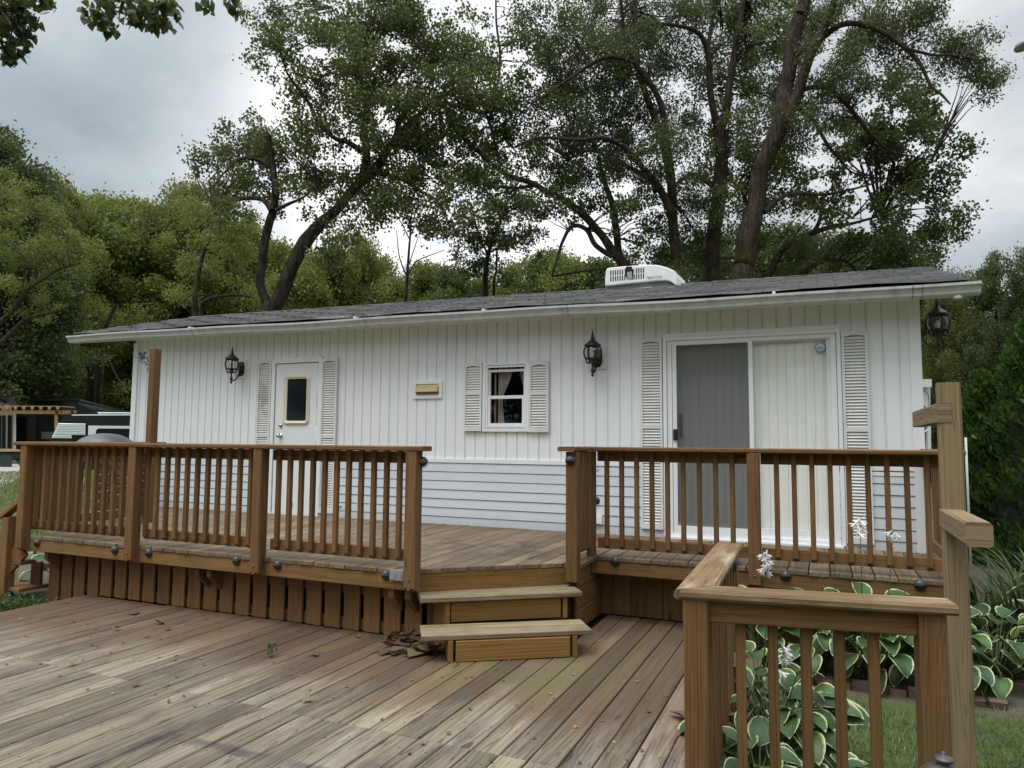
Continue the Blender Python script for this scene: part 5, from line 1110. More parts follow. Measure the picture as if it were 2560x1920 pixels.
# ---- treeline: a few kinds built once, then copied
def bg_proto(name, seed, H, Rc, mat, lo=0.10, npuff=150, per=70, L=0.115, Wd=0.088, shape=0.75, bark='bark'):
    """tree of height H standing at the origin"""
    rng = np.random.default_rng(seed); t = thing(name, 'x', 'tree', (0, 0, 0), 'trees of the wood round the home'); m = MB()
    top = np.array([rng.normal(0, .3), rng.normal(0, .3), H*0.9]); S = spline([np.zeros(3)-np.array([0, 0, .2]), np.array([rng.normal(0, .15), rng.normal(0, .15), H*.3]), np.array([rng.normal(0, .3), rng.normal(0, .3), H*.6]), top]); rr = np.linspace(0.024*H, 0.03, len(S)); m.tube([tuple(p) for p in S], list(rr), 8, cap=False)
    tips = []
    for k in range(9):
        i = int(len(S)*(0.25+0.07*k)); i = min(i, len(S)-2); a = k*2.4+rng.random(); e = np.array([math.cos(a), math.sin(a), 0])*Rc*(0.75-0.05*k); p = S[i]; q = p+e+np.array([0, 0, H*0.16]); m.tube([tuple(p), tuple(p+e*.5+np.array([0, 0, H*.05])), tuple(q)], [rr[i]*.55, rr[i]*.35, 0.02], 6, cap=False); tips.append(q)
    m.build('trunk', M[bark], t)
    nl = 17; ul = (np.arange(nl)+0.5)/nl; zl = H*(lo+0.05+(0.93-lo)*ul); env = np.sin(np.pi*np.clip(ul*0.93+0.07, 0, 1)**shape)**0.7; al = np.arange(nl)*2.4+rng.normal(0, .4, nl); dl_ = Rc*env*0.72*(0.7+0.5*rng.random(nl)); rl2 = Rc*(0.26+0.22*rng.random(nl)); rl2[-1] *= 0.75
    li = rng.integers(0, nl, npuff); b_ = ball(npuff, rng, 0.3)*rl2[li][:, None]*np.array([1, 1, 0.85]); pc = np.stack([np.cos(al[li])*dl_[li], np.sin(al[li])*dl_[li], zl[li]], 1)+b_; pc[:, 2] = np.minimum(pc[:, 2], H*0.985); pr = 0.52*(0.6+0.8*rng.random(npuff))*Rc/3.2
    v, r = leaves_in_puffs(pc, pr, per, rng, L, Wd, 0.5); quads_obj('crown', v, mat, r, t); return t
protos = {'a': bg_proto('broadleaf_tree', 101, 11.0, 3.3, M['leafC'], 0.08, 260, 144), 'b': bg_proto('broadleaf_tree', 102, 11.0, 3.0, M['leafA'], 0.10, 250, 144), 'c': bg_proto('broadleaf_tree', 103, 8.0, 3.2, M['leafC'], 0.05, 240, 140), 'd': bg_proto('broadleaf_tree', 104, 9.0, 3.0, M['leafD'], 0.06, 235, 140)}
used = set()
BG = [  # kind, ov x, ov y of the top, depth, width factor
 ('b', -60, 290, 22, 1.0), ('b', 35, 338, 23, 0.8), ('a', 92, 405, 27, 0.72), ('a', 150, 425, 30, .6), ('c', 205, 452, 34, .9), ('a', 262, 460, 36, .8), ('c', 322, 462, 37, .9), ('b', 385, 440, 36, .8), ('a', 440, 425, 33, .8), ('c', 500, 500, 38, .9), ('c', 560, 545, 42, 1.0), ('a', 640, 560, 44, .9), ('d', 130, 560, 31, 1.0), ('d', 20, 560, 26, 1.0), ('d', 240, 600, 38, 1.1), ('c', 60, 480, 33, 1.0), ('d', 330, 560, 40, 1.1),
 ('d', 420, 560, 42, 1.1), ('c', 480, 590, 44, 1.1), ('c', 700, 560, 38, .8), ('a', 760, 520, 40, .7), ('c', 805, 590, 46, .8), ('c', 860, 615, 48, .9), ('c', 925, 588, 44, .8), ('d', 985, 600, 42, .8), ('c', 1050, 625, 48, .9), ('a', 1110, 590, 44, .7), ('c', 1170, 570, 42, .7), ('c', 1235, 575, 44, .8), ('d', 1300, 590, 42, .9), ('b', 1370, 570, 40, .8), ('d', 1440, 570, 38, .9), ('d', 1530, 540, 36, 1.0), ('b', 1620, 520, 36, 1.0), ('d', 1720, 520, 36, 1.0), ('b', 1820, 540, 38, .9), ('d', 1910, 540, 36, .9),
 ('b', 2000, 600, 30, .7), ('a', 2060, 610, 26, .6), ('b', 2140, 570, 24, .55), ('b', 2205, 556, 22, .55), ('d', 2110, 700, 27, .8), ('c', 2030, 700, 33, .9), ('d', 2190, 690, 30, .9), ('a', 2270, 600, 25, .7)]
order = sorted(range(len(BG)), key=lambda i: BG[i][1]); rank = {i: k for k, i in enumerate(order)}
ORD = ['leftmost', 'second', 'third', 'fourth', 'fifth', 'sixth', 'seventh', 'eighth', 'ninth', 'tenth', 'eleventh', 'twelfth', 'thirteenth', 'fourteenth', 'fifteenth', 'sixteenth', 'seventeenth', 'eighteenth', 'nineteenth', 'twentieth']
KIND = {'a': 'tall yellow-green tree', 'b': 'tall grey-green tree', 'c': 'low yellow-green tree', 'd': 'low dark green tree'}; seen_k = {}
for i in order:
    k, x, y, d, wf = BG[i]; d = d*2.3 if x < 650 else d; t = protos[k] if k not in used else copy_tree(protos[k]); used.add(k)
    p = at(x*OV, y*OV, d); hgt = {'a': 11.0, 'b': 11.0, 'c': 8.0, 'd': 9.0}[k]; sz = (p[2]-G)/(hgt*0.97); t.location = (p[0], p[1], G); t.scale = (sz*wf*1.15, sz*wf*1.15, sz); t.rotation_euler = (0, 0, R_.random()*6.28)
    nn_ = seen_k.get(k, 0); seen_k[k] = nn_+1; t['label'] = f"{KIND[k]} in the wood behind, {ORD[nn_]} of its kind from the left" if nn_ else f"{KIND[k]} in the wood behind, leftmost of its kind"
for i, (ax, ay) in enumerate([(-9.0, -22), (-3.5, -25), (2.0, -23), (7.5, -26), (13, -22), (18, -17), (-14, -19), (23, -11), (-19, -27), (10.5, -31)]):  # unseen trees added behind the camera to shade the low sky
    k = 'dbdbd'[i % 5]; t = copy_tree(protos[k]); t.location = (ax, ay, G); t.scale = (1.25, 1.25, 0.95+0.1*R_.random()); t.rotation_euler = (0, 0, R_.random()*6.28); t['label'] = 'unseen tree added behind the photographer to block low sky'; t['group'] = 'unseen trees added behind the photographer'
# dark trunks seen under the left eave
tt = thing('broadleaf_tree', 'dark clustered trunks under the left end of the gutter, beyond the caravan', 'tree', tuple(at(232, 1040, 60)), 'trees of the wood round the home')
build_limbs([limb_pts([(226, 1050), (222, 990), (226, 930), (205, 890), (190, 850)], 58, 18, 8, 0, True), limb_pts([(236, 1050), (238, 980), (240, 920), (250, 870), (262, 820), (290, 760)], 58, 20, 8, 0, True), limb_pts([(248, 1050), (250, 985), (256, 930), (252, 890)], 58, 12, 8, 0, True), limb_pts([(262, 885), (285, 930), (305, 965)], 59, 8, 5, 0), limb_pts([(252, 1000), (275, 982), (300, 990)], 58, 4, 3, 0)], 'trunk', M['bark'], tt, R_)
v, r, _pc = crown_from_blobs([(150, 720, 44), (200, 690, 44), (250, 680, 40), (170, 770, 30), (290, 720, 30), (290, 840, 24, .8), (262, 860, 18, .6), (130, 800, 30)], 59, 1.6, R_, 1.0, 90, 1.8, 0.2, 0.15, 0.5); quads_obj('crown', v, M['leafC'], r, tt)

# ---- twigs hanging into the top left corner from trees beside the photographer
HEART = np.array([(0, 0), (.36, -.06), (.5, .18), (.30, .58), (0, 1.0), (-.30, .58), (-.5, .18), (-.36, -.06)])
def heart_leaves(c, L, rng, droop=1.2):
    n = len(c); t = unit(rng.normal(size=(n, 3))*0.8+np.array([0, 0, -droop])); s_ = unit(np.cross(t, rng.normal(size=(n, 3)))); nn = np.cross(s_, t); L = L*(0.65+0.7*rng.random((n, 1)))
    out = [c+t*L*h[1]+s_*L*h[0]+nn*L*0.18*abs(h[0]) for h in HEART]; return np.stack(out, 1).reshape(-1, 3)
def hanging(label, clusters, twigs_, D, seed):
    rng = np.random.default_rng(seed); t = thing('overhanging_branch', label, 'branch', tuple(at(clusters[0][0]*OV, clusters[0][1]*OV, D)), 'leafy branches hanging into the view'); m = MB()
    for pts, r0 in twigs_:
        S = spline([at(x*OV, y*OV, D+rng.normal(0, .15)) for x, y in pts]); m.tube([tuple(p) for p in S], list(np.linspace(r0, 0.003, len(S))), 6, cap=False)
    m.build('branch', M['bark'], t); cs = []
    for x, y, r, n in clusters:
        b = ball(n, rng, 0.0); R = r*OV*D/F_PX; cs.append(at(x*OV, y*OV, D)+b*np.array([R, R*2.2, R]))
    c = np.concatenate(cs); quads_obj('leaves', heart_leaves(c, 0.066, rng), M['leafD'], rng.random(len(c)), t, nv=8)
hanging('dark leafy branch hanging down in the top left corner', [(5, 20, 40, 120), (30, 60, 26, 70), (10, 95, 24, 60), (40, 10, 30, 60), (48, 88, 8, 8), (15, 125, 10, 16), (90, 0, 20, 26), (52, 38, 8, 8)], [([(-60, -60), (0, 20), (25, 60), (15, 110)], .012), ([(0, 20), (40, 20), (52, 40)], .006), ([(20, -40), (60, -10), (105, 4)], .006)], 5.6, 201)
hanging('leafy branch hanging in from the top edge, left of the cottonwood', [(235, 10, 34, 80), (222, 45, 22, 46), (232, 68, 8, 10), (290, 0, 40, 80), (330, 20, 34, 74), (300, 40, 20, 30), (345, 46, 16, 24), (365, 15, 20, 34), (210, 25, 14, 16), (380, 30, 8, 8), (445, 0, 18, 18), (500, 0, 16, 22), (508, 22, 9, 12), (330, 58, 8, 7)], [([(260, -90), (250, -10), (232, 60)], .009), ([(300, -90), (310, 0), (330, 50)], .008), ([(330, -60), (420, -20), (480, -4), (512, 26)], .006)], 6.2, 202)

# ---- arborvitae hedge at the right edge
def arbor(label, x, ytop, D, R, seed):
    rng = np.random.default_rng(seed); p = at(x*OV, ytop*OV, D); H = p[2]-G; t = thing('arborvitae_shrub', label, 'shrub', (p[0], p[1], G), 'arborvitae hedge by the right edge'); n = 15000
    u = rng.random(n)**1.15; a = rng.random(n)*2*PI; rr = R*np.sqrt(np.clip(1-u, 0, 1))**1.05*(0.80+0.22*np.sin(a*5+u*17)*np.sin(u*40+a*3)+0.12*rng.normal(size=n)); dep = 0.80+0.2*np.sqrt(rng.random(n)); rr = rr*dep
    c = np.stack([p[0]+np.cos(a)*rr, p[1]+np.sin(a)*rr, G+0.03+u*H*1.0], 1); out = np.stack([np.cos(a), np.sin(a), np.zeros(n)], 1); tdir = unit(out*0.75+np.array([0, 0, 1.1])+rng.normal(size=(n, 3))*0.4); s_ = unit(np.cross(tdir, out+rng.normal(size=(n, 3))*0.6)); L = 0.085*(0.6+0.8*rng.random((n, 1))); Wd = L*0.42
    v = np.stack([c, c+tdir*L*.55+s_*Wd*.5, c+tdir*L, c+tdir*L*.5-s_*Wd*.5], 1).reshape(-1, 3); clump = (np.sin(a*5+u*17)*np.sin(u*40+a*3)+1)/2; quads_obj('foliage', v, M['leafE'], np.clip(clump*0.65+rng.random(n)*0.35, 0, 1), t)
    m = MB(); m.lathe((p[0], p[1], G), [(R*0.72*math.sqrt(max(0, 1-k/12)), H*k/12*0.97) for k in range(13)], 14); m.build('dark_core', M['dark'], t)  # near-black core added to block light through the sprays
arbor('tallest arborvitae shrub, cut by the right edge of the photo', 2225, 700, 9.4, 0.78, 301); arbor('shorter arborvitae shrub just right of the tall timber post', 2118, 812, 9.9, 0.52, 302); arbor('arborvitae shrub between the post and the tallest shrub, set back', 2165, 850, 10.6, 0.60, 303)

# ------------------------------------------------------------------ garden
def hosta_leaf_grid(nu=9, nv=6):
    """unit leaf: u along (0..1), v across (-1..1): half width profile"""
    U = np.linspace(0, 1, nu); V = np.linspace(-1, 1, nv+1); hw = np.sin(np.pi*np.clip(U, 0, 1)**0.72)**0.8*0.36; hw[0] = 0.02; hw[-1] = 0.0
    return U, V, hw
def hosta(name, label, x, y, n, R, L, seed, h=0.30, stalks=(), z0=None, group='hostas planted round the decks'):
    rng = np.random.default_rng(seed); z0 = G if z0 is None else z0; t = thing(name, label, 'hosta', (x, y, z0), group); U, V, hw = hosta_leaf_grid(); s = MB(); pet = MB()
    for i in range(n):
        q = (i+0.5)/n; a = i*2.39996+rng.normal(0, .25); rad = R*(0.15+0.85*math.sqrt(q))*(0.85+0.3*rng.random()); zz = z0+h*(1.15-0.80*q)*(0.8+0.4*rng.random()); o = Vector((math.cos(a), math.sin(a), 0)); side = Vector((-o.y, o.x, 0))
        ln = L*(0.72+0.5*rng.random()); base = Vector((x, y, z0))+o*rad+Vector((0, 0, max(zz, z0+0.05)-z0)); el = 0.75-1.15*q+rng.normal(0, .22); cup = 0.10+0.10*rng.random(); dr = 0.9+0.7*rng.random(); roll = rng.normal(0, .25); wv = rng.random()*6; rr = rng.random()
        p = base.copy(); rows = []; ang_ = el; d_ = ln/(len(U)-1)
        for k, u in enumerate(U):
            T = o*math.cos(ang_)+Vector((0, 0, math.sin(ang_))); Nn = side.cross(T)*-1; sd_ = (side*math.cos(roll)+Nn*math.sin(roll))
            rows.append(s.add([p+sd_*(hw[k]*ln*v)+Nn*(cup*ln*hw[k]*2*v*v+0.018*ln*math.sin(wv+u*9+v*3)*abs(v)) for v in V])); p = p+T*d_; ang_ -= dr/(len(U)-1)
        m_ = len(V)
        for k in range(len(U)-1):
            for j in range(m_-1): s.face([rows[k]+j, rows[k]+j+1, rows[k+1]+j+1, rows[k+1]+j], [(U[k], V[j]), (U[k], V[j+1]), (U[k+1], V[j+1]), (U[k+1], V[j])], rr, True)
        pet.tube([(x+o.x*0.03, y+o.y*0.03, z0), tuple(Vector((x, y, z0))*0.45+base*0.55+Vector((0, 0, 0.04))), tuple(base)], [0.006, 0.005, 0.003], 5, cap=False)
    s.build('leaves', M['hosta'], t); pet.build('leaf_stalks', M['stem'], t)
    for (tip, nb, base_off) in stalks:
        m = MB(); b = Vector((x+base_off[0], y+base_off[1], z0)); tip = Vector(tip); mid = b*0.5+tip*0.5+Vector((0.01, 0, 0.03)); m.tube([tuple(b), tuple(mid), tuple(tip)], [0.0042, 0.0036, 0.002], 6)
        for k in range(9):
            f = 0.62+0.36*k/9; q = b*(1-f)+tip*f+Vector((0.005, 0, 0.03*4*f*(1-f)*.5)); e = Vector(rng.normal(size=3)); m.tube([tuple(q), tuple(q+e.normalized()*0.018)], [0.002, 0.0035], 5)
        stk = m.build('flower_stalk', M['stem'], t)
        if nb:
            fl = MB()
            for k in range(nb):
                c = tip+Vector((rng.normal(0, .012), rng.normal(0, .012), -0.012*k-0.005)); a = rng.random()*6.28; dv = Vector((math.cos(a)*0.75, math.sin(a)*0.75, -0.75+0.3*rng.random())).normalized(); ax = dv.orthogonal().normalized(); bx = dv.cross(ax); e = c+dv*0.030
                fl.tube([tuple(c), tuple(c+dv*.016), tuple(e)], [0.002, 0.0035, 0.0075], 6, r=rng.random(), cap=False)
                for j in range(6):
                    an = 2*PI*j/6; od = ax*math.cos(an)+bx*math.sin(an); sd_ = dv.cross(od); w1 = 0.006
                    fl.poly([e+od*0.006-sd_*w1*.6, e+od*0.006+sd_*w1*.6, e+od*0.016+dv*0.014+sd_*w1, e+od*0.024+dv*0.026, e+od*0.016+dv*0.014-sd_*w1], r=rng.random())
            fl.build('blossoms', M['petal'], stk)
    return t
fY = -2.15
tipA = on_y(1915, 1372, -2.6); tipB = on_y(2150, 1292, fY); tipC = on_y(2232, 1322, fY); tipD = on_y(1957, 1610, -3.0); tipE = on_y(1945, 1660, -3.15); tipF = on_y(2262, 1446, fY); tipG = on_y(2050, 1425, fY); tipH = on_y(2085, 1345, fY)
hosta('hosta_plant', 'large variegated hosta with white blossoms just behind the foreground railing', 4.17, -3.26, 62, 0.33, 0.165, 401, 0.34, [(tipD, 7, (.02, .05)), (tipE, 4, (-.02, .1))])
hosta('hosta_plant', 'small hosta low against the foreground railing post', 4.14, -3.74, 22, 0.17, 0.15, 402, 0.22)
hosta('hosta_plant', 'small leafy hosta at the lawn edge behind the right foreground balusters', 4.42, -3.62, 12, 0.14, 0.11, 403, 0.15)
hosta('hosta_plant', 'hosta with a tall white flower head showing above the foreground cap rail', 4.06, -2.60, 22, 0.20, 0.16, 404, 0.26, [(tipA, 11, (0, .1))])
hosta('hosta_plant', 'leftmost hosta of the row against the right deck skirting', 3.98, -1.62, 44, 0.28, 0.17, 405, 0.34)
hosta('hosta_plant', 'second hosta of the row against the right deck skirting', 4.36, -1.60, 48, 0.29, 0.17, 406, 0.38, [(tipG, 0, (0.05, -.1)), (tipH, 0, (.1, -.1))])
hosta('hosta_plant', 'hosta with two drooping white flower stalks before the right railing', 4.72, -1.66, 52, 0.30, 0.18, 407, 0.38, [(tipB, 9, (-.1, -.1)), (tipC, 3, (.02, -.1)), (tipF, 0, (.15, 0))])
hosta('hosta_plant', 'hosta of the row directly behind the tall timber post', 5.10, -1.60, 52, 0.30, 0.175, 408, 0.36)
hosta('hosta_plant', 'broad hosta spilling onto the soil right of the tall timber post', 5.46, -1.30, 120, 0.47, 0.165, 409, 0.30)
hosta('hosta_plant', 'large-leaved hosta standing among the strap leaves by the arborvitae', 6.08, -0.55, 18, 0.26, 0.30, 410, 0.52)
hosta('hosta_plant', 'large-leaved hosta at the right edge beside the strap-leaved clump', 6.42, -0.95, 14, 0.22, 0.30, 413, 0.46)
hosta('hosta_plant', 'hosta at the far left beside the side stairs', -3.32, -2.72, 22, 0.30, 0.24, 411, 0.40); hosta('hosta_plant', 'hosta glimpsed behind the side stairs stringer', -2.95, -2.02, 20, 0.26, 0.22, 412, 0.42)
def straps(name, label, x, y, n, R, L, seed, w=0.022, cat='daylily'):
    rng = np.random.default_rng(seed); t = thing(name, label, cat, (x, y, G)); V_, UV_, RR_ = [], [], []
    for i in range(n):
        a = rng.random()*2*PI; o = np.array([math.cos(a), math.sin(a), 0]); sd_ = np.array([-o[1], o[0], 0]); p = np.array([x, y, G])+o*R*0.35*rng.random()+np.array([rng.normal(0, R*.3), rng.normal(0, R*.3), 0]); el = 1.25+rng.normal(0, .15); ln = L*(0.6+0.6*rng.random()); dr = 1.2+1.5*rng.random(); K = 7; prev = None; rr = rng.random()
        for k in range(K+1):
            u = k/K; hw = w*0.5*min(1, (1-u)*2.2)+0.001; cur = (p-sd_*hw, p+sd_*hw)
            if prev is not None: V_ += [prev[0], prev[1], cur[1], cur[0]]; RR_.append(rr)
            T = o*math.cos(el)+np.array([0, 0, math.sin(el)]); p = p+T*ln/K; el -= dr/K*(0.4+1.2*u); prev = cur
    quads_obj('leaves', np.array(V_), M['lily'], np.array(RR_), t); return t
straps('daylily_clump', 'tall clump of arching strap leaves right of the tall timber post', 5.88, -0.35, 90, 0.34, 0.85, 421)
straps('daylily_clump', 'arching strap leaves at the right edge under the arborvitae hedge', 6.45, 0.05, 90, 0.40, 0.85, 422)
straps('daylily_clump', 'thin strap leaves and dry stalks close to the house corner side of the post', 5.62, -0.05, 50, 0.25, 0.7, 424)
straps('daylily_clump', 'rear clump of strap leaves in front of the shorter arborvitae', 6.15, 0.75, 110, 0.45, 0.85, 425)
straps('daylily_clump', 'strap leaves far right at the foot of the tallest arborvitae', 6.9, 0.9, 100, 0.45, 0.85, 426)
straps('tall_grass', 'tuft of tall thin grass beside the side stairs at the left edge', -3.55, -2.35, 70, 0.22, 1.15, 423, 0.009, 'grass tuft')
# lawn
def blades(name, n, fn, h, w, seed, mat=None):
    rng = np.random.default_rng(seed); P = fn(rng, n); n = len(P); a = rng.random(n)*2*PI; lean = unit(np.stack([np.cos(a)*0.75, np.sin(a)*0.75, 0.55+0.6*rng.random(n)], 1)); hh = h*(0.5+0.9*rng.random((n, 1))); sd_ = np.stack([-np.sin(a), np.cos(a), np.zeros(n)], 1)*w*0.5
    v = np.stack([P-sd_, P+sd_, P+lean*hh], 1).reshape(-1, 3); pat = 0.5+0.5*np.sin(P[:, 0]*3.1+np.sin(P[:, 1]*2.3)*2); o = quads_obj(name, v, mat or M['grass'], np.clip(0.3*pat+0.7*rng.random(n), 0, 1)**1.3, nv=3); o['kind'] = 'stuff'; return o
def lawn_right(rng, n):
    x = 4.0+rng.random(n)*6.0; y = -6.0+rng.random(n)*8.0; wob = 0.12*np.sin(x*7)+0.08*np.sin(y*9+x*3)
    keep = ((y+wob < -2.05) & (x > 4.22+wob)) | (x+(y+1.8)*-0.12+wob > 6.0+0*x); keep &= ~((y+wob > -2.35) & (y+wob < -1.9) & (rng.random(n) < .6)); x, y = x[keep], y[keep]
    return np.stack([x, y, np.full(len(x), G)], 1)
blades('grass', 150000, lawn_right, 0.062, 0.006, 501)
def lawn_left(rng, n):
    x = -30+rng.random(n)*24; y = -4+rng.random(n)*18; k = (y-14.6 < (x+34)*-0.62+6) ; x, y = x[k], y[k]; return np.stack([x, y, np.full(len(x), G)], 1)
blades('grass', 60000, lawn_left, 0.10, 0.03, 502)
def weeds(rng, n):
    c = np.array([(-2.75, -2.95), (-2.55, -2.85), (-2.35, -2.75), (-3.0, -2.8), (-2.3, -2.95)]); i = rng.integers(0, 5, n); return np.stack([c[i, 0]+rng.normal(0, .12, n), c[i, 1]+rng.normal(0, .09, n), G+rng.random(n)*0.10], 1)
rngw = np.random.default_rng(9); pw = weeds(rngw, 1600); o = quads_obj('weeds', leaf_quads(pw, 0.035, 0.022, rngw, 0.0), M['lily'], rngw.random(1600)); o['kind'] = 'stuff'
pw = np.concatenate([np.stack([4.3+0.75*rngw.random(500), -4.15+0.75*rngw.random(500), G+0.10*rngw.random(500)], 1), np.stack([4.05+0.3*rngw.random(260), -3.75+0.5*rngw.random(260), G+0.12*rngw.random(260)], 1)]); o = quads_obj('clover_weeds', leaf_quads(pw, 0.045, 0.036, rngw, 0.0), M['lily'], rngw.random(760)); o['kind'] = 'stuff'
# brick edging of the bed
for i in range(14):
    b_ = MB(); x = 3.98+0.105*i+random.uniform(-.006, .006); b_.lumber((x, -1.93+random.uniform(-.02, .02), G-0.05), (x, -1.93, G+0.045+random.uniform(-.02, .015)), 0.095, 0.06, (0, 1, 0), 0.006)
    o = b_.build('edging_brick', M['brick']); tag(o, ['dark red edging brick, %s from the left in the row under the hostas' % ORD[i] if i else 'dark red edging brick, leftmost in the row under the hostas'][0], 'brick', 'bricks edging the hosta bed')
# little seedling between the boards
sd = thing('seedling', 'tiny green seedling growing from a gap in the grey deck boards', 'seedling', tuple(on_z(678, 1643, LOW))); q = np.array(on_z(678, 1643, LOW)); rs_ = np.random.default_rng(4); pts = q+np.stack([rs_.normal(0, .015, 46), rs_.normal(0, .012, 46), 0.015+rs_.random(46)*.085], 1); quads_obj('leaves', leaf_quads(pts, 0.026, 0.016, rs_, 0), M['grass'], rs_.random(46)*.6, sd); m = MB(); m.tube([tuple(q), tuple(q+np.array([.004, 0, .09]))], [0.002, 0.001], 5); m.build('stem', M['stem'], sd)

# ---- dry leaves
def dry_leaf(rng, c, L):
    a = rng.random()*6.28; t = np.array([math.cos(a), math.sin(a), rng.normal(0, .12)]); t /= np.linalg.norm(t); s_ = np.array([-t[1], t[0], rng.normal(0, .25)]); n_ = np.cross(t, s_); cur = 0.20+0.35*rng.random()
    out = [c+t*L*(h[1]-.5)+s_*L*h[0]+n_*L*cur*(abs(h[0])*1.2+0.5*(h[1]-.5)**2) for h in HEART]; return out
rl_ = np.random.default_rng(12)
LEAVES = [((338, 1535), .10, 'curled tan leaf strip on the boards near the left skirting'), ((294, 1576), .055, 'crumpled dry leaf on the grey boards, leftmost of three close together'), ((402, 1561), .075, 'pale crumpled leaf on the grey boards, uppermost of three close together'), ((417, 1575), .05, 'small ball-like crumpled leaf beside a pale crumpled leaf'), ((363, 1594), .045, 'dark curled leaf just below the pale crumpled leaf'), ((786, 1641), .075, 'dry leaf lying in the middle of the deck right of the seedling'), ((958, 1636), .115, 'large brown heart-shaped leaf left of the leaf pile'), ((1032, 1642), .13, 'broad brown leaf at the front of the leaf pile by the steps'), ((892, 1594), .05, 'small leaf between the skirting and the heart-shaped leaf'), ((764, 1755), .055, 'dark shrivelled leaf alone on the brownish boards'), ((836, 1565), .07, 'pale leaf at the foot of the skirting left of the steps'), ((722, 1551), .06, 'brown leaf against the skirting under the third railing post'), ((630, 1541), .05, 'tan leaf against the skirting, right of the joist bracket'), ((1690, 1794), .10, 'flat dry leaf beside the foreground railing post'), ((166, 1508), .05, 'orange-tinted leaf at the far left corner of the boards'), ((512, 1549), .035, 'pale leaf scrap near the skirting left of centre'), ((343, 1716), .05, 'thin dark twig-like leaf curl in the open boards'), ((182, 1665), .05, 'dark sliver of leaf on the left boards')]
for (px, py), L, lab in LEAVES:
    c = np.array(on_z(px, py, LOW))+np.array([0, 0, 0.012]); o = quads_obj('fallen_leaf', np.array(dry_leaf(rl_, c, L)), M['dryleaf'], [0.25+0.7*rl_.random()], nv=8); tag(o, lab, 'leaf', 'dry leaves lying on the lower deck')
pv, n_ = [], 75
for i in range(n_):
    f = rl_.random(); c = np.array([1.50+0.42*f+rl_.normal(0, .05), -2.50-0.22*f+rl_.normal(0, .09), LOW+0.010+0.045*rl_.random()*(1-abs(f-.55))]); pv += dry_leaf(rl_, c, 0.045+0.05*rl_.random())
o = quads_obj('leaf_litter', np.array(pv), M['dryleaf'], rl_.random(n_)*0.45, nv=8); o['kind'] = 'stuff'
pv = []
for i in range(150):
    x = rl_.uniform(-1.8, 3.8); y = rl_.uniform(-4.2, -2.5) if x < 2.5 else rl_.uniform(-4.2, -1.3); pv += dry_leaf(rl_, np.array([x, y, LOW+0.004]), 0.010+0.016*rl_.random())
for i in range(70): pv += dry_leaf(rl_, np.array([rl_.uniform(-2, 5), rl_.uniform(-2.4 if False else -1.3, -0.1), 0.004]), 0.010+0.02*rl_.random())
o = quads_obj('leaf_debris', np.array(pv), M['dryleaf'], rl_.random(len(pv)//8), nv=8); o['kind'] = 'stuff'

# ------------------------------------------------------------------ neighbours on the left
FH = np.array([-math.sin(YAW), math.cos(YAW), 0.0]); 
M['nwhite'] = simple('neighbour_white', (0.72, 0.70, 0.67), 0.6); M['ngrey'] = simple('grey_lap_boards', (0.15, 0.145, 0.15), 0.7, var=0.1); M['nroof'] = simple('charcoal_roof', (0.035, 0.036, 0.04), 0.8); M['newwood'] = simple('new_pine', (0.42, 0.25, 0.12), 0.7, var=0.2, scale=8)
def stone_mat():
    m, N, b, o = new_mat('dark_ledger_stone'); P = pos(N); n = N.noise(N.scale(P, (1.2, 1.2, 9)), 1.6, 4, 0.6); c = N.ramp(n, [(0.3, (0.012, 0.012, 0.015)), (0.55, (0.035, 0.036, 0.042)), (0.8, (0.075, 0.076, 0.085))]); N.put(b.inputs['Base Color'], c); b.inputs['Roughness'].default_value = 0.8; bump(N, b, n, 0.8, 0.03); return m
M['stone'] = stone_mat(); M['cream2'] = simple('pale_sign_stone', (0.36, 0.35, 0.31), 0.8, var=0.25, scale=4); M['vanblack'] = simple('gloss_black_panel', (0.008, 0.008, 0.010), 0.25, var=0.05); M['vanwhite'] = simple('white_aluminium', (0.66, 0.70, 0.68), 0.35, var=0.05); M['green'] = simple('utility_green', (0.010, 0.026, 0.020), 0.6); M['grillgrey'] = simple('grey_enamel', (0.085, 0.09, 0.10), 0.42)
def zq(x, y, D, s=6.5059, ox=0, oy=960): return at(ox+x/s, oy+y/s, D)
def slab(pts, D, depth, name, mat, parent):
    s = MB(); Q = [zq(x, y, D) for x, y in pts]; dv = np.mean(Q, 0)-CAM; dv[2] = 0; s.prism(Q, tuple(dv/np.linalg.norm(dv)*depth)); return s.build(name, mat, parent)
gy = lambda D: (at(0, 1100, D)[2]-G)*0
D_ = 46; wh = thing('white_house', 'white house with glazed doors and dark gable roof at the left edge', 'house', tuple(zq(0, 1300, D_)), 'neighbouring homes on the left')
slab([(-700, 460), (260, 460), (260, 1075), (-700, 1075)], D_, 7, 'wall', M['nwhite'], wh); slab([(-300, 340), (-300, 60), (0, 205), (190, 350), (190, 462), (-300, 462)], D_-.02, 7, 'gable', M['nwhite'], wh); slab([(-330, -60), (-330, -130), (0, 85), (330, 355), (200, 355), (0, 205)], D_-.6, 9, 'roof', M['nroof'], wh)
for (a, b) in ((-150, 20), (38, 88), (125, 192)):
    f = slab([(a, 508), (b, 512), (b-8, 1045), (a-8, 1045)], D_-.10, 0.12, 'glazed_door', M['darkglass'], wh)
slab([(-700, 1075), (335, 1075), (335, 1100), (-700, 1100)], D_-3.5, 3.6, 'porch_floor', M['newwood'], wh); slab([(-700, 1100), (320, 1125), (320, 1215), (-700, 1215)], D_-3.2, 3.0, 'porch_skirt', M['nroof'], wh)
D_ = 52; gh = thing('grey_house', 'dark grey house with ledger stone front and flat roof on the left', 'house', tuple(zq(700, 1300, D_)), 'neighbouring homes on the left')
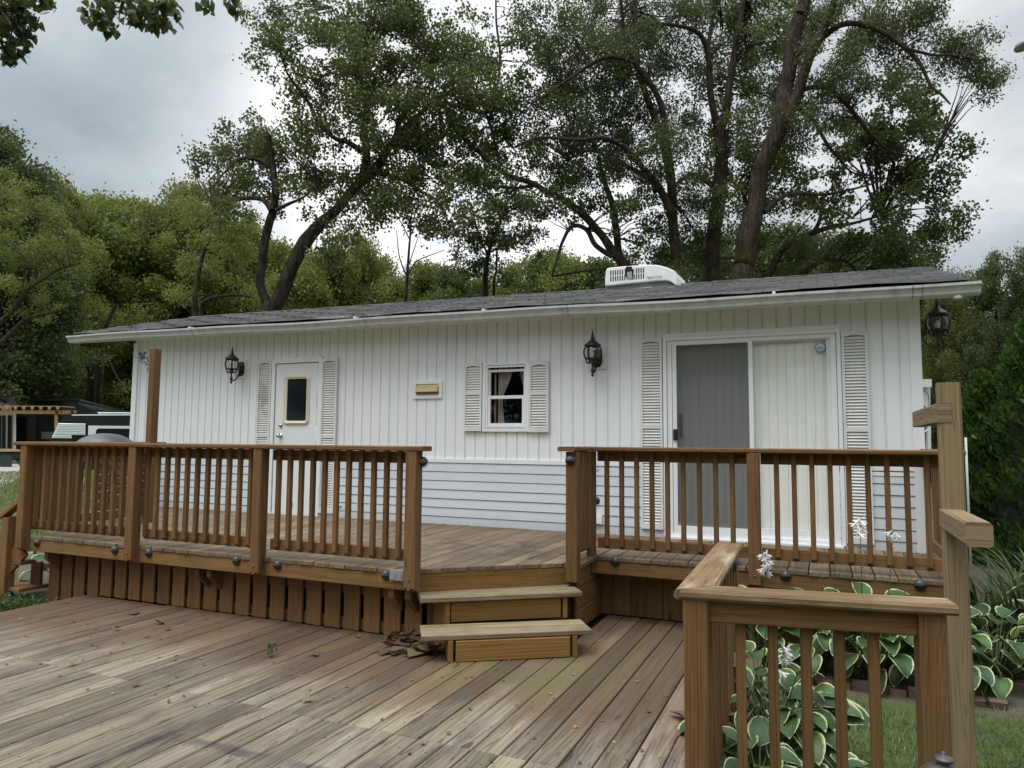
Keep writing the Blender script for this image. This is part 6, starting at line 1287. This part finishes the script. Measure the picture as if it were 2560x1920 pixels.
slab([(200, 285), (1225, 285), (1225, 1260), (200, 1260)], D_, 6, 'wall', M['ngrey'], gh); slab([(205, 232), (1290, 240), (1290, 268), (225, 268)], D_-1.0, 8, 'roof', M['nroof'], gh)
s = MB(); s.prism([zq(1225, 285, D_), zq(1225, 1260, D_), zq(1225, 1260, D_)+FH*8+AX_R*4.6, zq(1440, 470, D_)+FH*8], (0.02, 0, 0)); s.build('end_wall', M['nroof'], gh)
s = MB(); s.prism([zq(1280, 238, D_-1), zq(1300, 268, D_-1), zq(1465, 470, D_)+FH*7, zq(1475, 430, D_)+FH*7], (-.3, 0, 0.02)); s.build('roof_edge', M['nroof'], gh)
slab([(590, 290), (1000, 290), (1000, 1000), (575, 1000)], D_-.15, 0.2, 'stone_facing', M['stone'], gh); slab([(248, 540), (440, 540), (425, 1005), (230, 1005)], D_-.12, 0.15, 'door', M['darkglass'], gh); slab([(672, 780), (880, 778), (880, 895), (672, 892)], D_-.2, 0.22, 'stone_panel', M['cream2'], gh)
for k in range(10): slab([(448-k, 530+48*k), (588, 530+48*k), (588, 533+48*k), (448-k, 533+48*k)], D_-.05, 0.06, 'board_joint', M['nroof'], gh)
D_ = 44; pg = thing('pergola', 'new pine pergola in front of the two neighbouring houses', 'pergola', tuple(zq(600, 1250, D_)))
slab([(-400, 425), (1010, 432), (1010, 488), (-400, 480)], D_, 0.12, 'beam', M['newwood'], pg); slab([(985, 425), (1245, 432), (1245, 470), (985, 488)], D_, 2.6, 'beam', M['newwood'], pg)
for x in (-320, -180, -40, 100, 240, 375, 515, 655, 795, 930):
    slab([(x-20, 362), (x+40, 362), (x+34, 402), (x+14, 412), (x-6, 402)], D_-.4, 5.0, 'rafter', M['newwood'], pg)
slab([(-400, 350), (935, 356), (1218, 372), (1218, 384), (935, 368), (-400, 362)], D_-.2, 0.2, 'top_slat', M['newwood'], pg)
for x in (885, 1150): slab([(x, 470), (x+58, 470), (x+58, 1260), (x, 1260)], D_+.1, 0.2, 'post', M['newwood'], pg)
for x in (895, 1148): slab([(x, 432), (x+42, 432), (x+42, 492), (x, 492)], D_-.05, 0.3, 'post_bracket', M['black'], pg)
D_ = 36; cv = thing('travel_trailer', 'black and white travel trailer parked left of the home', 'caravan', tuple(zq(1500, 1300, D_)))
slab([(815, 925), (870, 780), (950, 640), (1000, 560), (1080, 502), (2900, 485), (2900, 1180), (1000, 1180), (860, 1100)], D_, 2.5, 'body', M['vanblack'], cv)
s = MB()
for k in range(9):
    y0, y1 = 638+27*k, 638+27*(k+1); xl = lambda y: 952-(y-638)*0.47
    if y1 > 835: xr = 1165 if y1 > 850 else 1190
    else: xr = 1390
    m_ = (y0+y1)/2; P0, P1, P2, P3, P4, P5 = zq(xl(y0), y0, D_-.04), zq(xr, y0+5, D_-.04), zq(xr, m_+5, D_-.10), zq(xl(m_), m_, D_-.10), zq(xr, y1+5, D_-.04), zq(xl(y1), y1, D_-.04)
    s.poly([P0, P1, P2, P3]); s.poly([P3, P2, P4, P5])
s.build('side_panel', M['vanwhite'], cv)
slab([(1437, 676), (2900, 692), (2900, 728), (1600, 722), (1562, 750), (1556, 830), (1432, 830)], D_-.05, 0.06, 'side_panel', M['vanwhite'], cv); slab([(1575, 740), (2600, 745), (2600, 930), (1575, 930)], D_-.03, 0.05, 'window', M['darkglass'], cv); slab([(1190, 845), (1395, 845), (1395, 960), (1180, 960)], D_-.03, 0.05, 'window', M['darkglass'], cv)
slab([(1160, 496), (2900, 478), (2900, 508), (1180, 514)], D_-.08, 2.6, 'roof_edge', M['vanwhite'], cv); slab([(1578, 458), (2700, 462), (2700, 476), (1600, 476)], D_+.4, 1.4, 'awning', M['vanwhite'], cv)
for x in (1700, 1900): 
    s = MB(); c = Vector(zq(x, 1220, D_-.05)); s.lathe(c, [(0, 0), (0.33, 0), (0.36, .05), (0.36, .2), (0, .2)], 18, axis=tuple(FH)); s.build('wheel', M['rubber'], cv)
D_ = 38; ub = thing('utility_box', 'dark green utility box on the grass at the left edge', 'utility box', tuple(zq(90, 1400, D_)))
slab([(-20, 1390), (-20, 1185), (15, 1172), (160, 1172), (192, 1195), (192, 1390)], D_, 0.7, 'cabinet', M['green'], ub); slab([(-30, 1388), (200, 1388), (200, 1402), (-30, 1402)], D_-.05, 0.8, 'base', M['galv'], ub)
gq = on_y(262, 1130, -0.62); gr = thing('kettle_grill', 'grey domed kettle grill showing above the left cap rail', 'grill', (gq.x, gq.y, 0.0)); gz = on_y(265, 1083, -0.62).z
s = MB(); s.lathe((gq.x, gq.y, gz-0.26), [(0.40, 0), (0.395, 0.05), (0.36, 0.12), (0.28, 0.19), (0.17, 0.24), (0.06, 0.258), (0, 0.26)], 36); s.build('lid', M['grillgrey'], gr); s = MB(); s.lathe((gq.x, gq.y, gz-0.50), [(0.0, 0), (0.2, 0.03), (0.34, 0.12), (0.40, 0.235)], 36); s.build('bowl', M['black'], gr)
for k in range(3):
    a = 2*PI*k/3+.3; s = MB(); s.tube([(gq.x+.2*math.cos(a), gq.y+.2*math.sin(a), gz-.44), (gq.x+.30*math.cos(a), gq.y+.30*math.sin(a), 0.0)], 0.014, 8); s.build('leg', M['galv'], gr)

# ------------------------------------------------------------------ right side: camper, lamp, lantern
D_ = 15.0; cp = thing('camper', 'white camper body peeking out behind the right house corner', 'camper', tuple(at(2290, 1260, D_)))
def rq(x, y, D): return at(2260+x/7.373, 920+y/7.373, D)
def rslab(pts, D, depth, name, mat): s = MB(); s.prism([rq(x, y, D) for x, y in pts], tuple(FH*depth)); return s.build(name, mat, cp)
rslab([(-300, 208), (512, 205), (512, 352), (-300, 352)], D_, 2.2, 'roof_cap', M['vanwhite']); rslab([(-300, 352), (486, 352), (488, 745), (-300, 760)], D_+.12, 2.0, 'body', M['vanwhite']); rslab([(440, 745), (490, 745), (505, 1700), (440, 1700)], D_+.15, 0.08, 'corner_strut', M['vanwhite']); rslab([(-300, 760), (440, 760), (430, 1700), (-300, 1700)], D_+.3, 1.8, 'lower_body', M['vanblack'])
s = MB(); s.tube([tuple(rq(340, 420, D_+.11)), tuple(rq(400, 430, D_+.11)), tuple(rq(440, 470, D_+.11)), tuple(rq(460, 540, D_+.11)), tuple(rq(466, 740, D_+.11))], 0.006, 6); s.build('panel_seam', M['acgrey'], cp)
s = MB(); s.tube([tuple(rq(330, 735, D_+.05)), tuple(rq(375, 722, D_+.05)), tuple(rq(405, 760, D_+.05))], 0.03, 8); s.build('hose', M['rubber'], cp); s = MB(); s.tube([tuple(rq(300, 1235, D_)), tuple(rq(440, 1130, D_))], 0.012, 6); s.build('brace', M['vanwhite'], cp)
wm = thing('white_marker_post', 'thin white marker post behind the tall timber post', 'post', tuple(at(2414, 1200, 9.0)))
s = MB(); s.tube([tuple(at(2414, 1094, 9.0)), tuple(at(2419, 1222, 9.0)), tuple(np.array([at(2419, 1222, 9.0)[0], at(2419, 1222, 9.0)[1], G]))], 0.014, 8); s.build('rod', M['trim'], wm)
lp = at(2560, 110, 11.0); sl = thing('street_lamp', 'grey dome street lamp head cut by the top right edge', 'street lamp', (lp[0]+1.6, lp[1], G))
s = MB(); s.lathe((lp[0]+.02, lp[1], lp[2]), [(0, -0.07), (0.10, -0.065), (0.155, -0.045), (0.165, -0.02), (0.13, 0.035), (0.07, 0.07), (0, 0.085)], 24, axis=(-0.25, 0, 1)); s.build('lamp_head', M['galv'], sl)
s = MB(); s.tube([(lp[0]+.05, lp[1], lp[2]+.06), (lp[0]+.5, lp[1], lp[2]+.35), (lp[0]+1.2, lp[1], lp[2]+.45), (lp[0]+1.6, lp[1], lp[2]+.3), (lp[0]+1.6, lp[1], 2), (lp[0]+1.6, lp[1], G)], [.03, .03, .035, .05, .06, .08], 10); s.build('pole', M['galv'], sl)
gl = at(2359, 1881, 1.9); ln_ = thing('garden_lantern', 'dark grey lantern top at the bottom edge in front of the timber post', 'lantern', (gl[0], gl[1], G))
s = MB(); s.lathe(tuple(gl), [(0, 0.004), (0.0045, 0.002), (0.005, -0.006), (0.010, -0.009), (0.024, -0.013), (0.026, -0.018), (0.022, -0.022), (0.013, -0.024), (0.013, -0.030), (0.030, -0.036), (0.050, -0.047), (0.062, -0.060), (0.064, -0.068), (0.055, -0.070)], 28); s.build('cap', M['bronze'], ln_)
s = MB(); s.lathe(tuple(gl), [(0.05, -0.07), (0.052, -0.10), (0.052, -0.20), (0.045, -0.22)], 24); s.build('lamp_glass', M['lampglass'], ln_)
s = MB(); s.lathe(tuple(gl), [(0.056, -0.20), (0.058, -0.235), (0.03, -0.25), (0.012, -0.26), (0.012, G-gl[2])], 16); s.build('stake', M['black'], ln_)
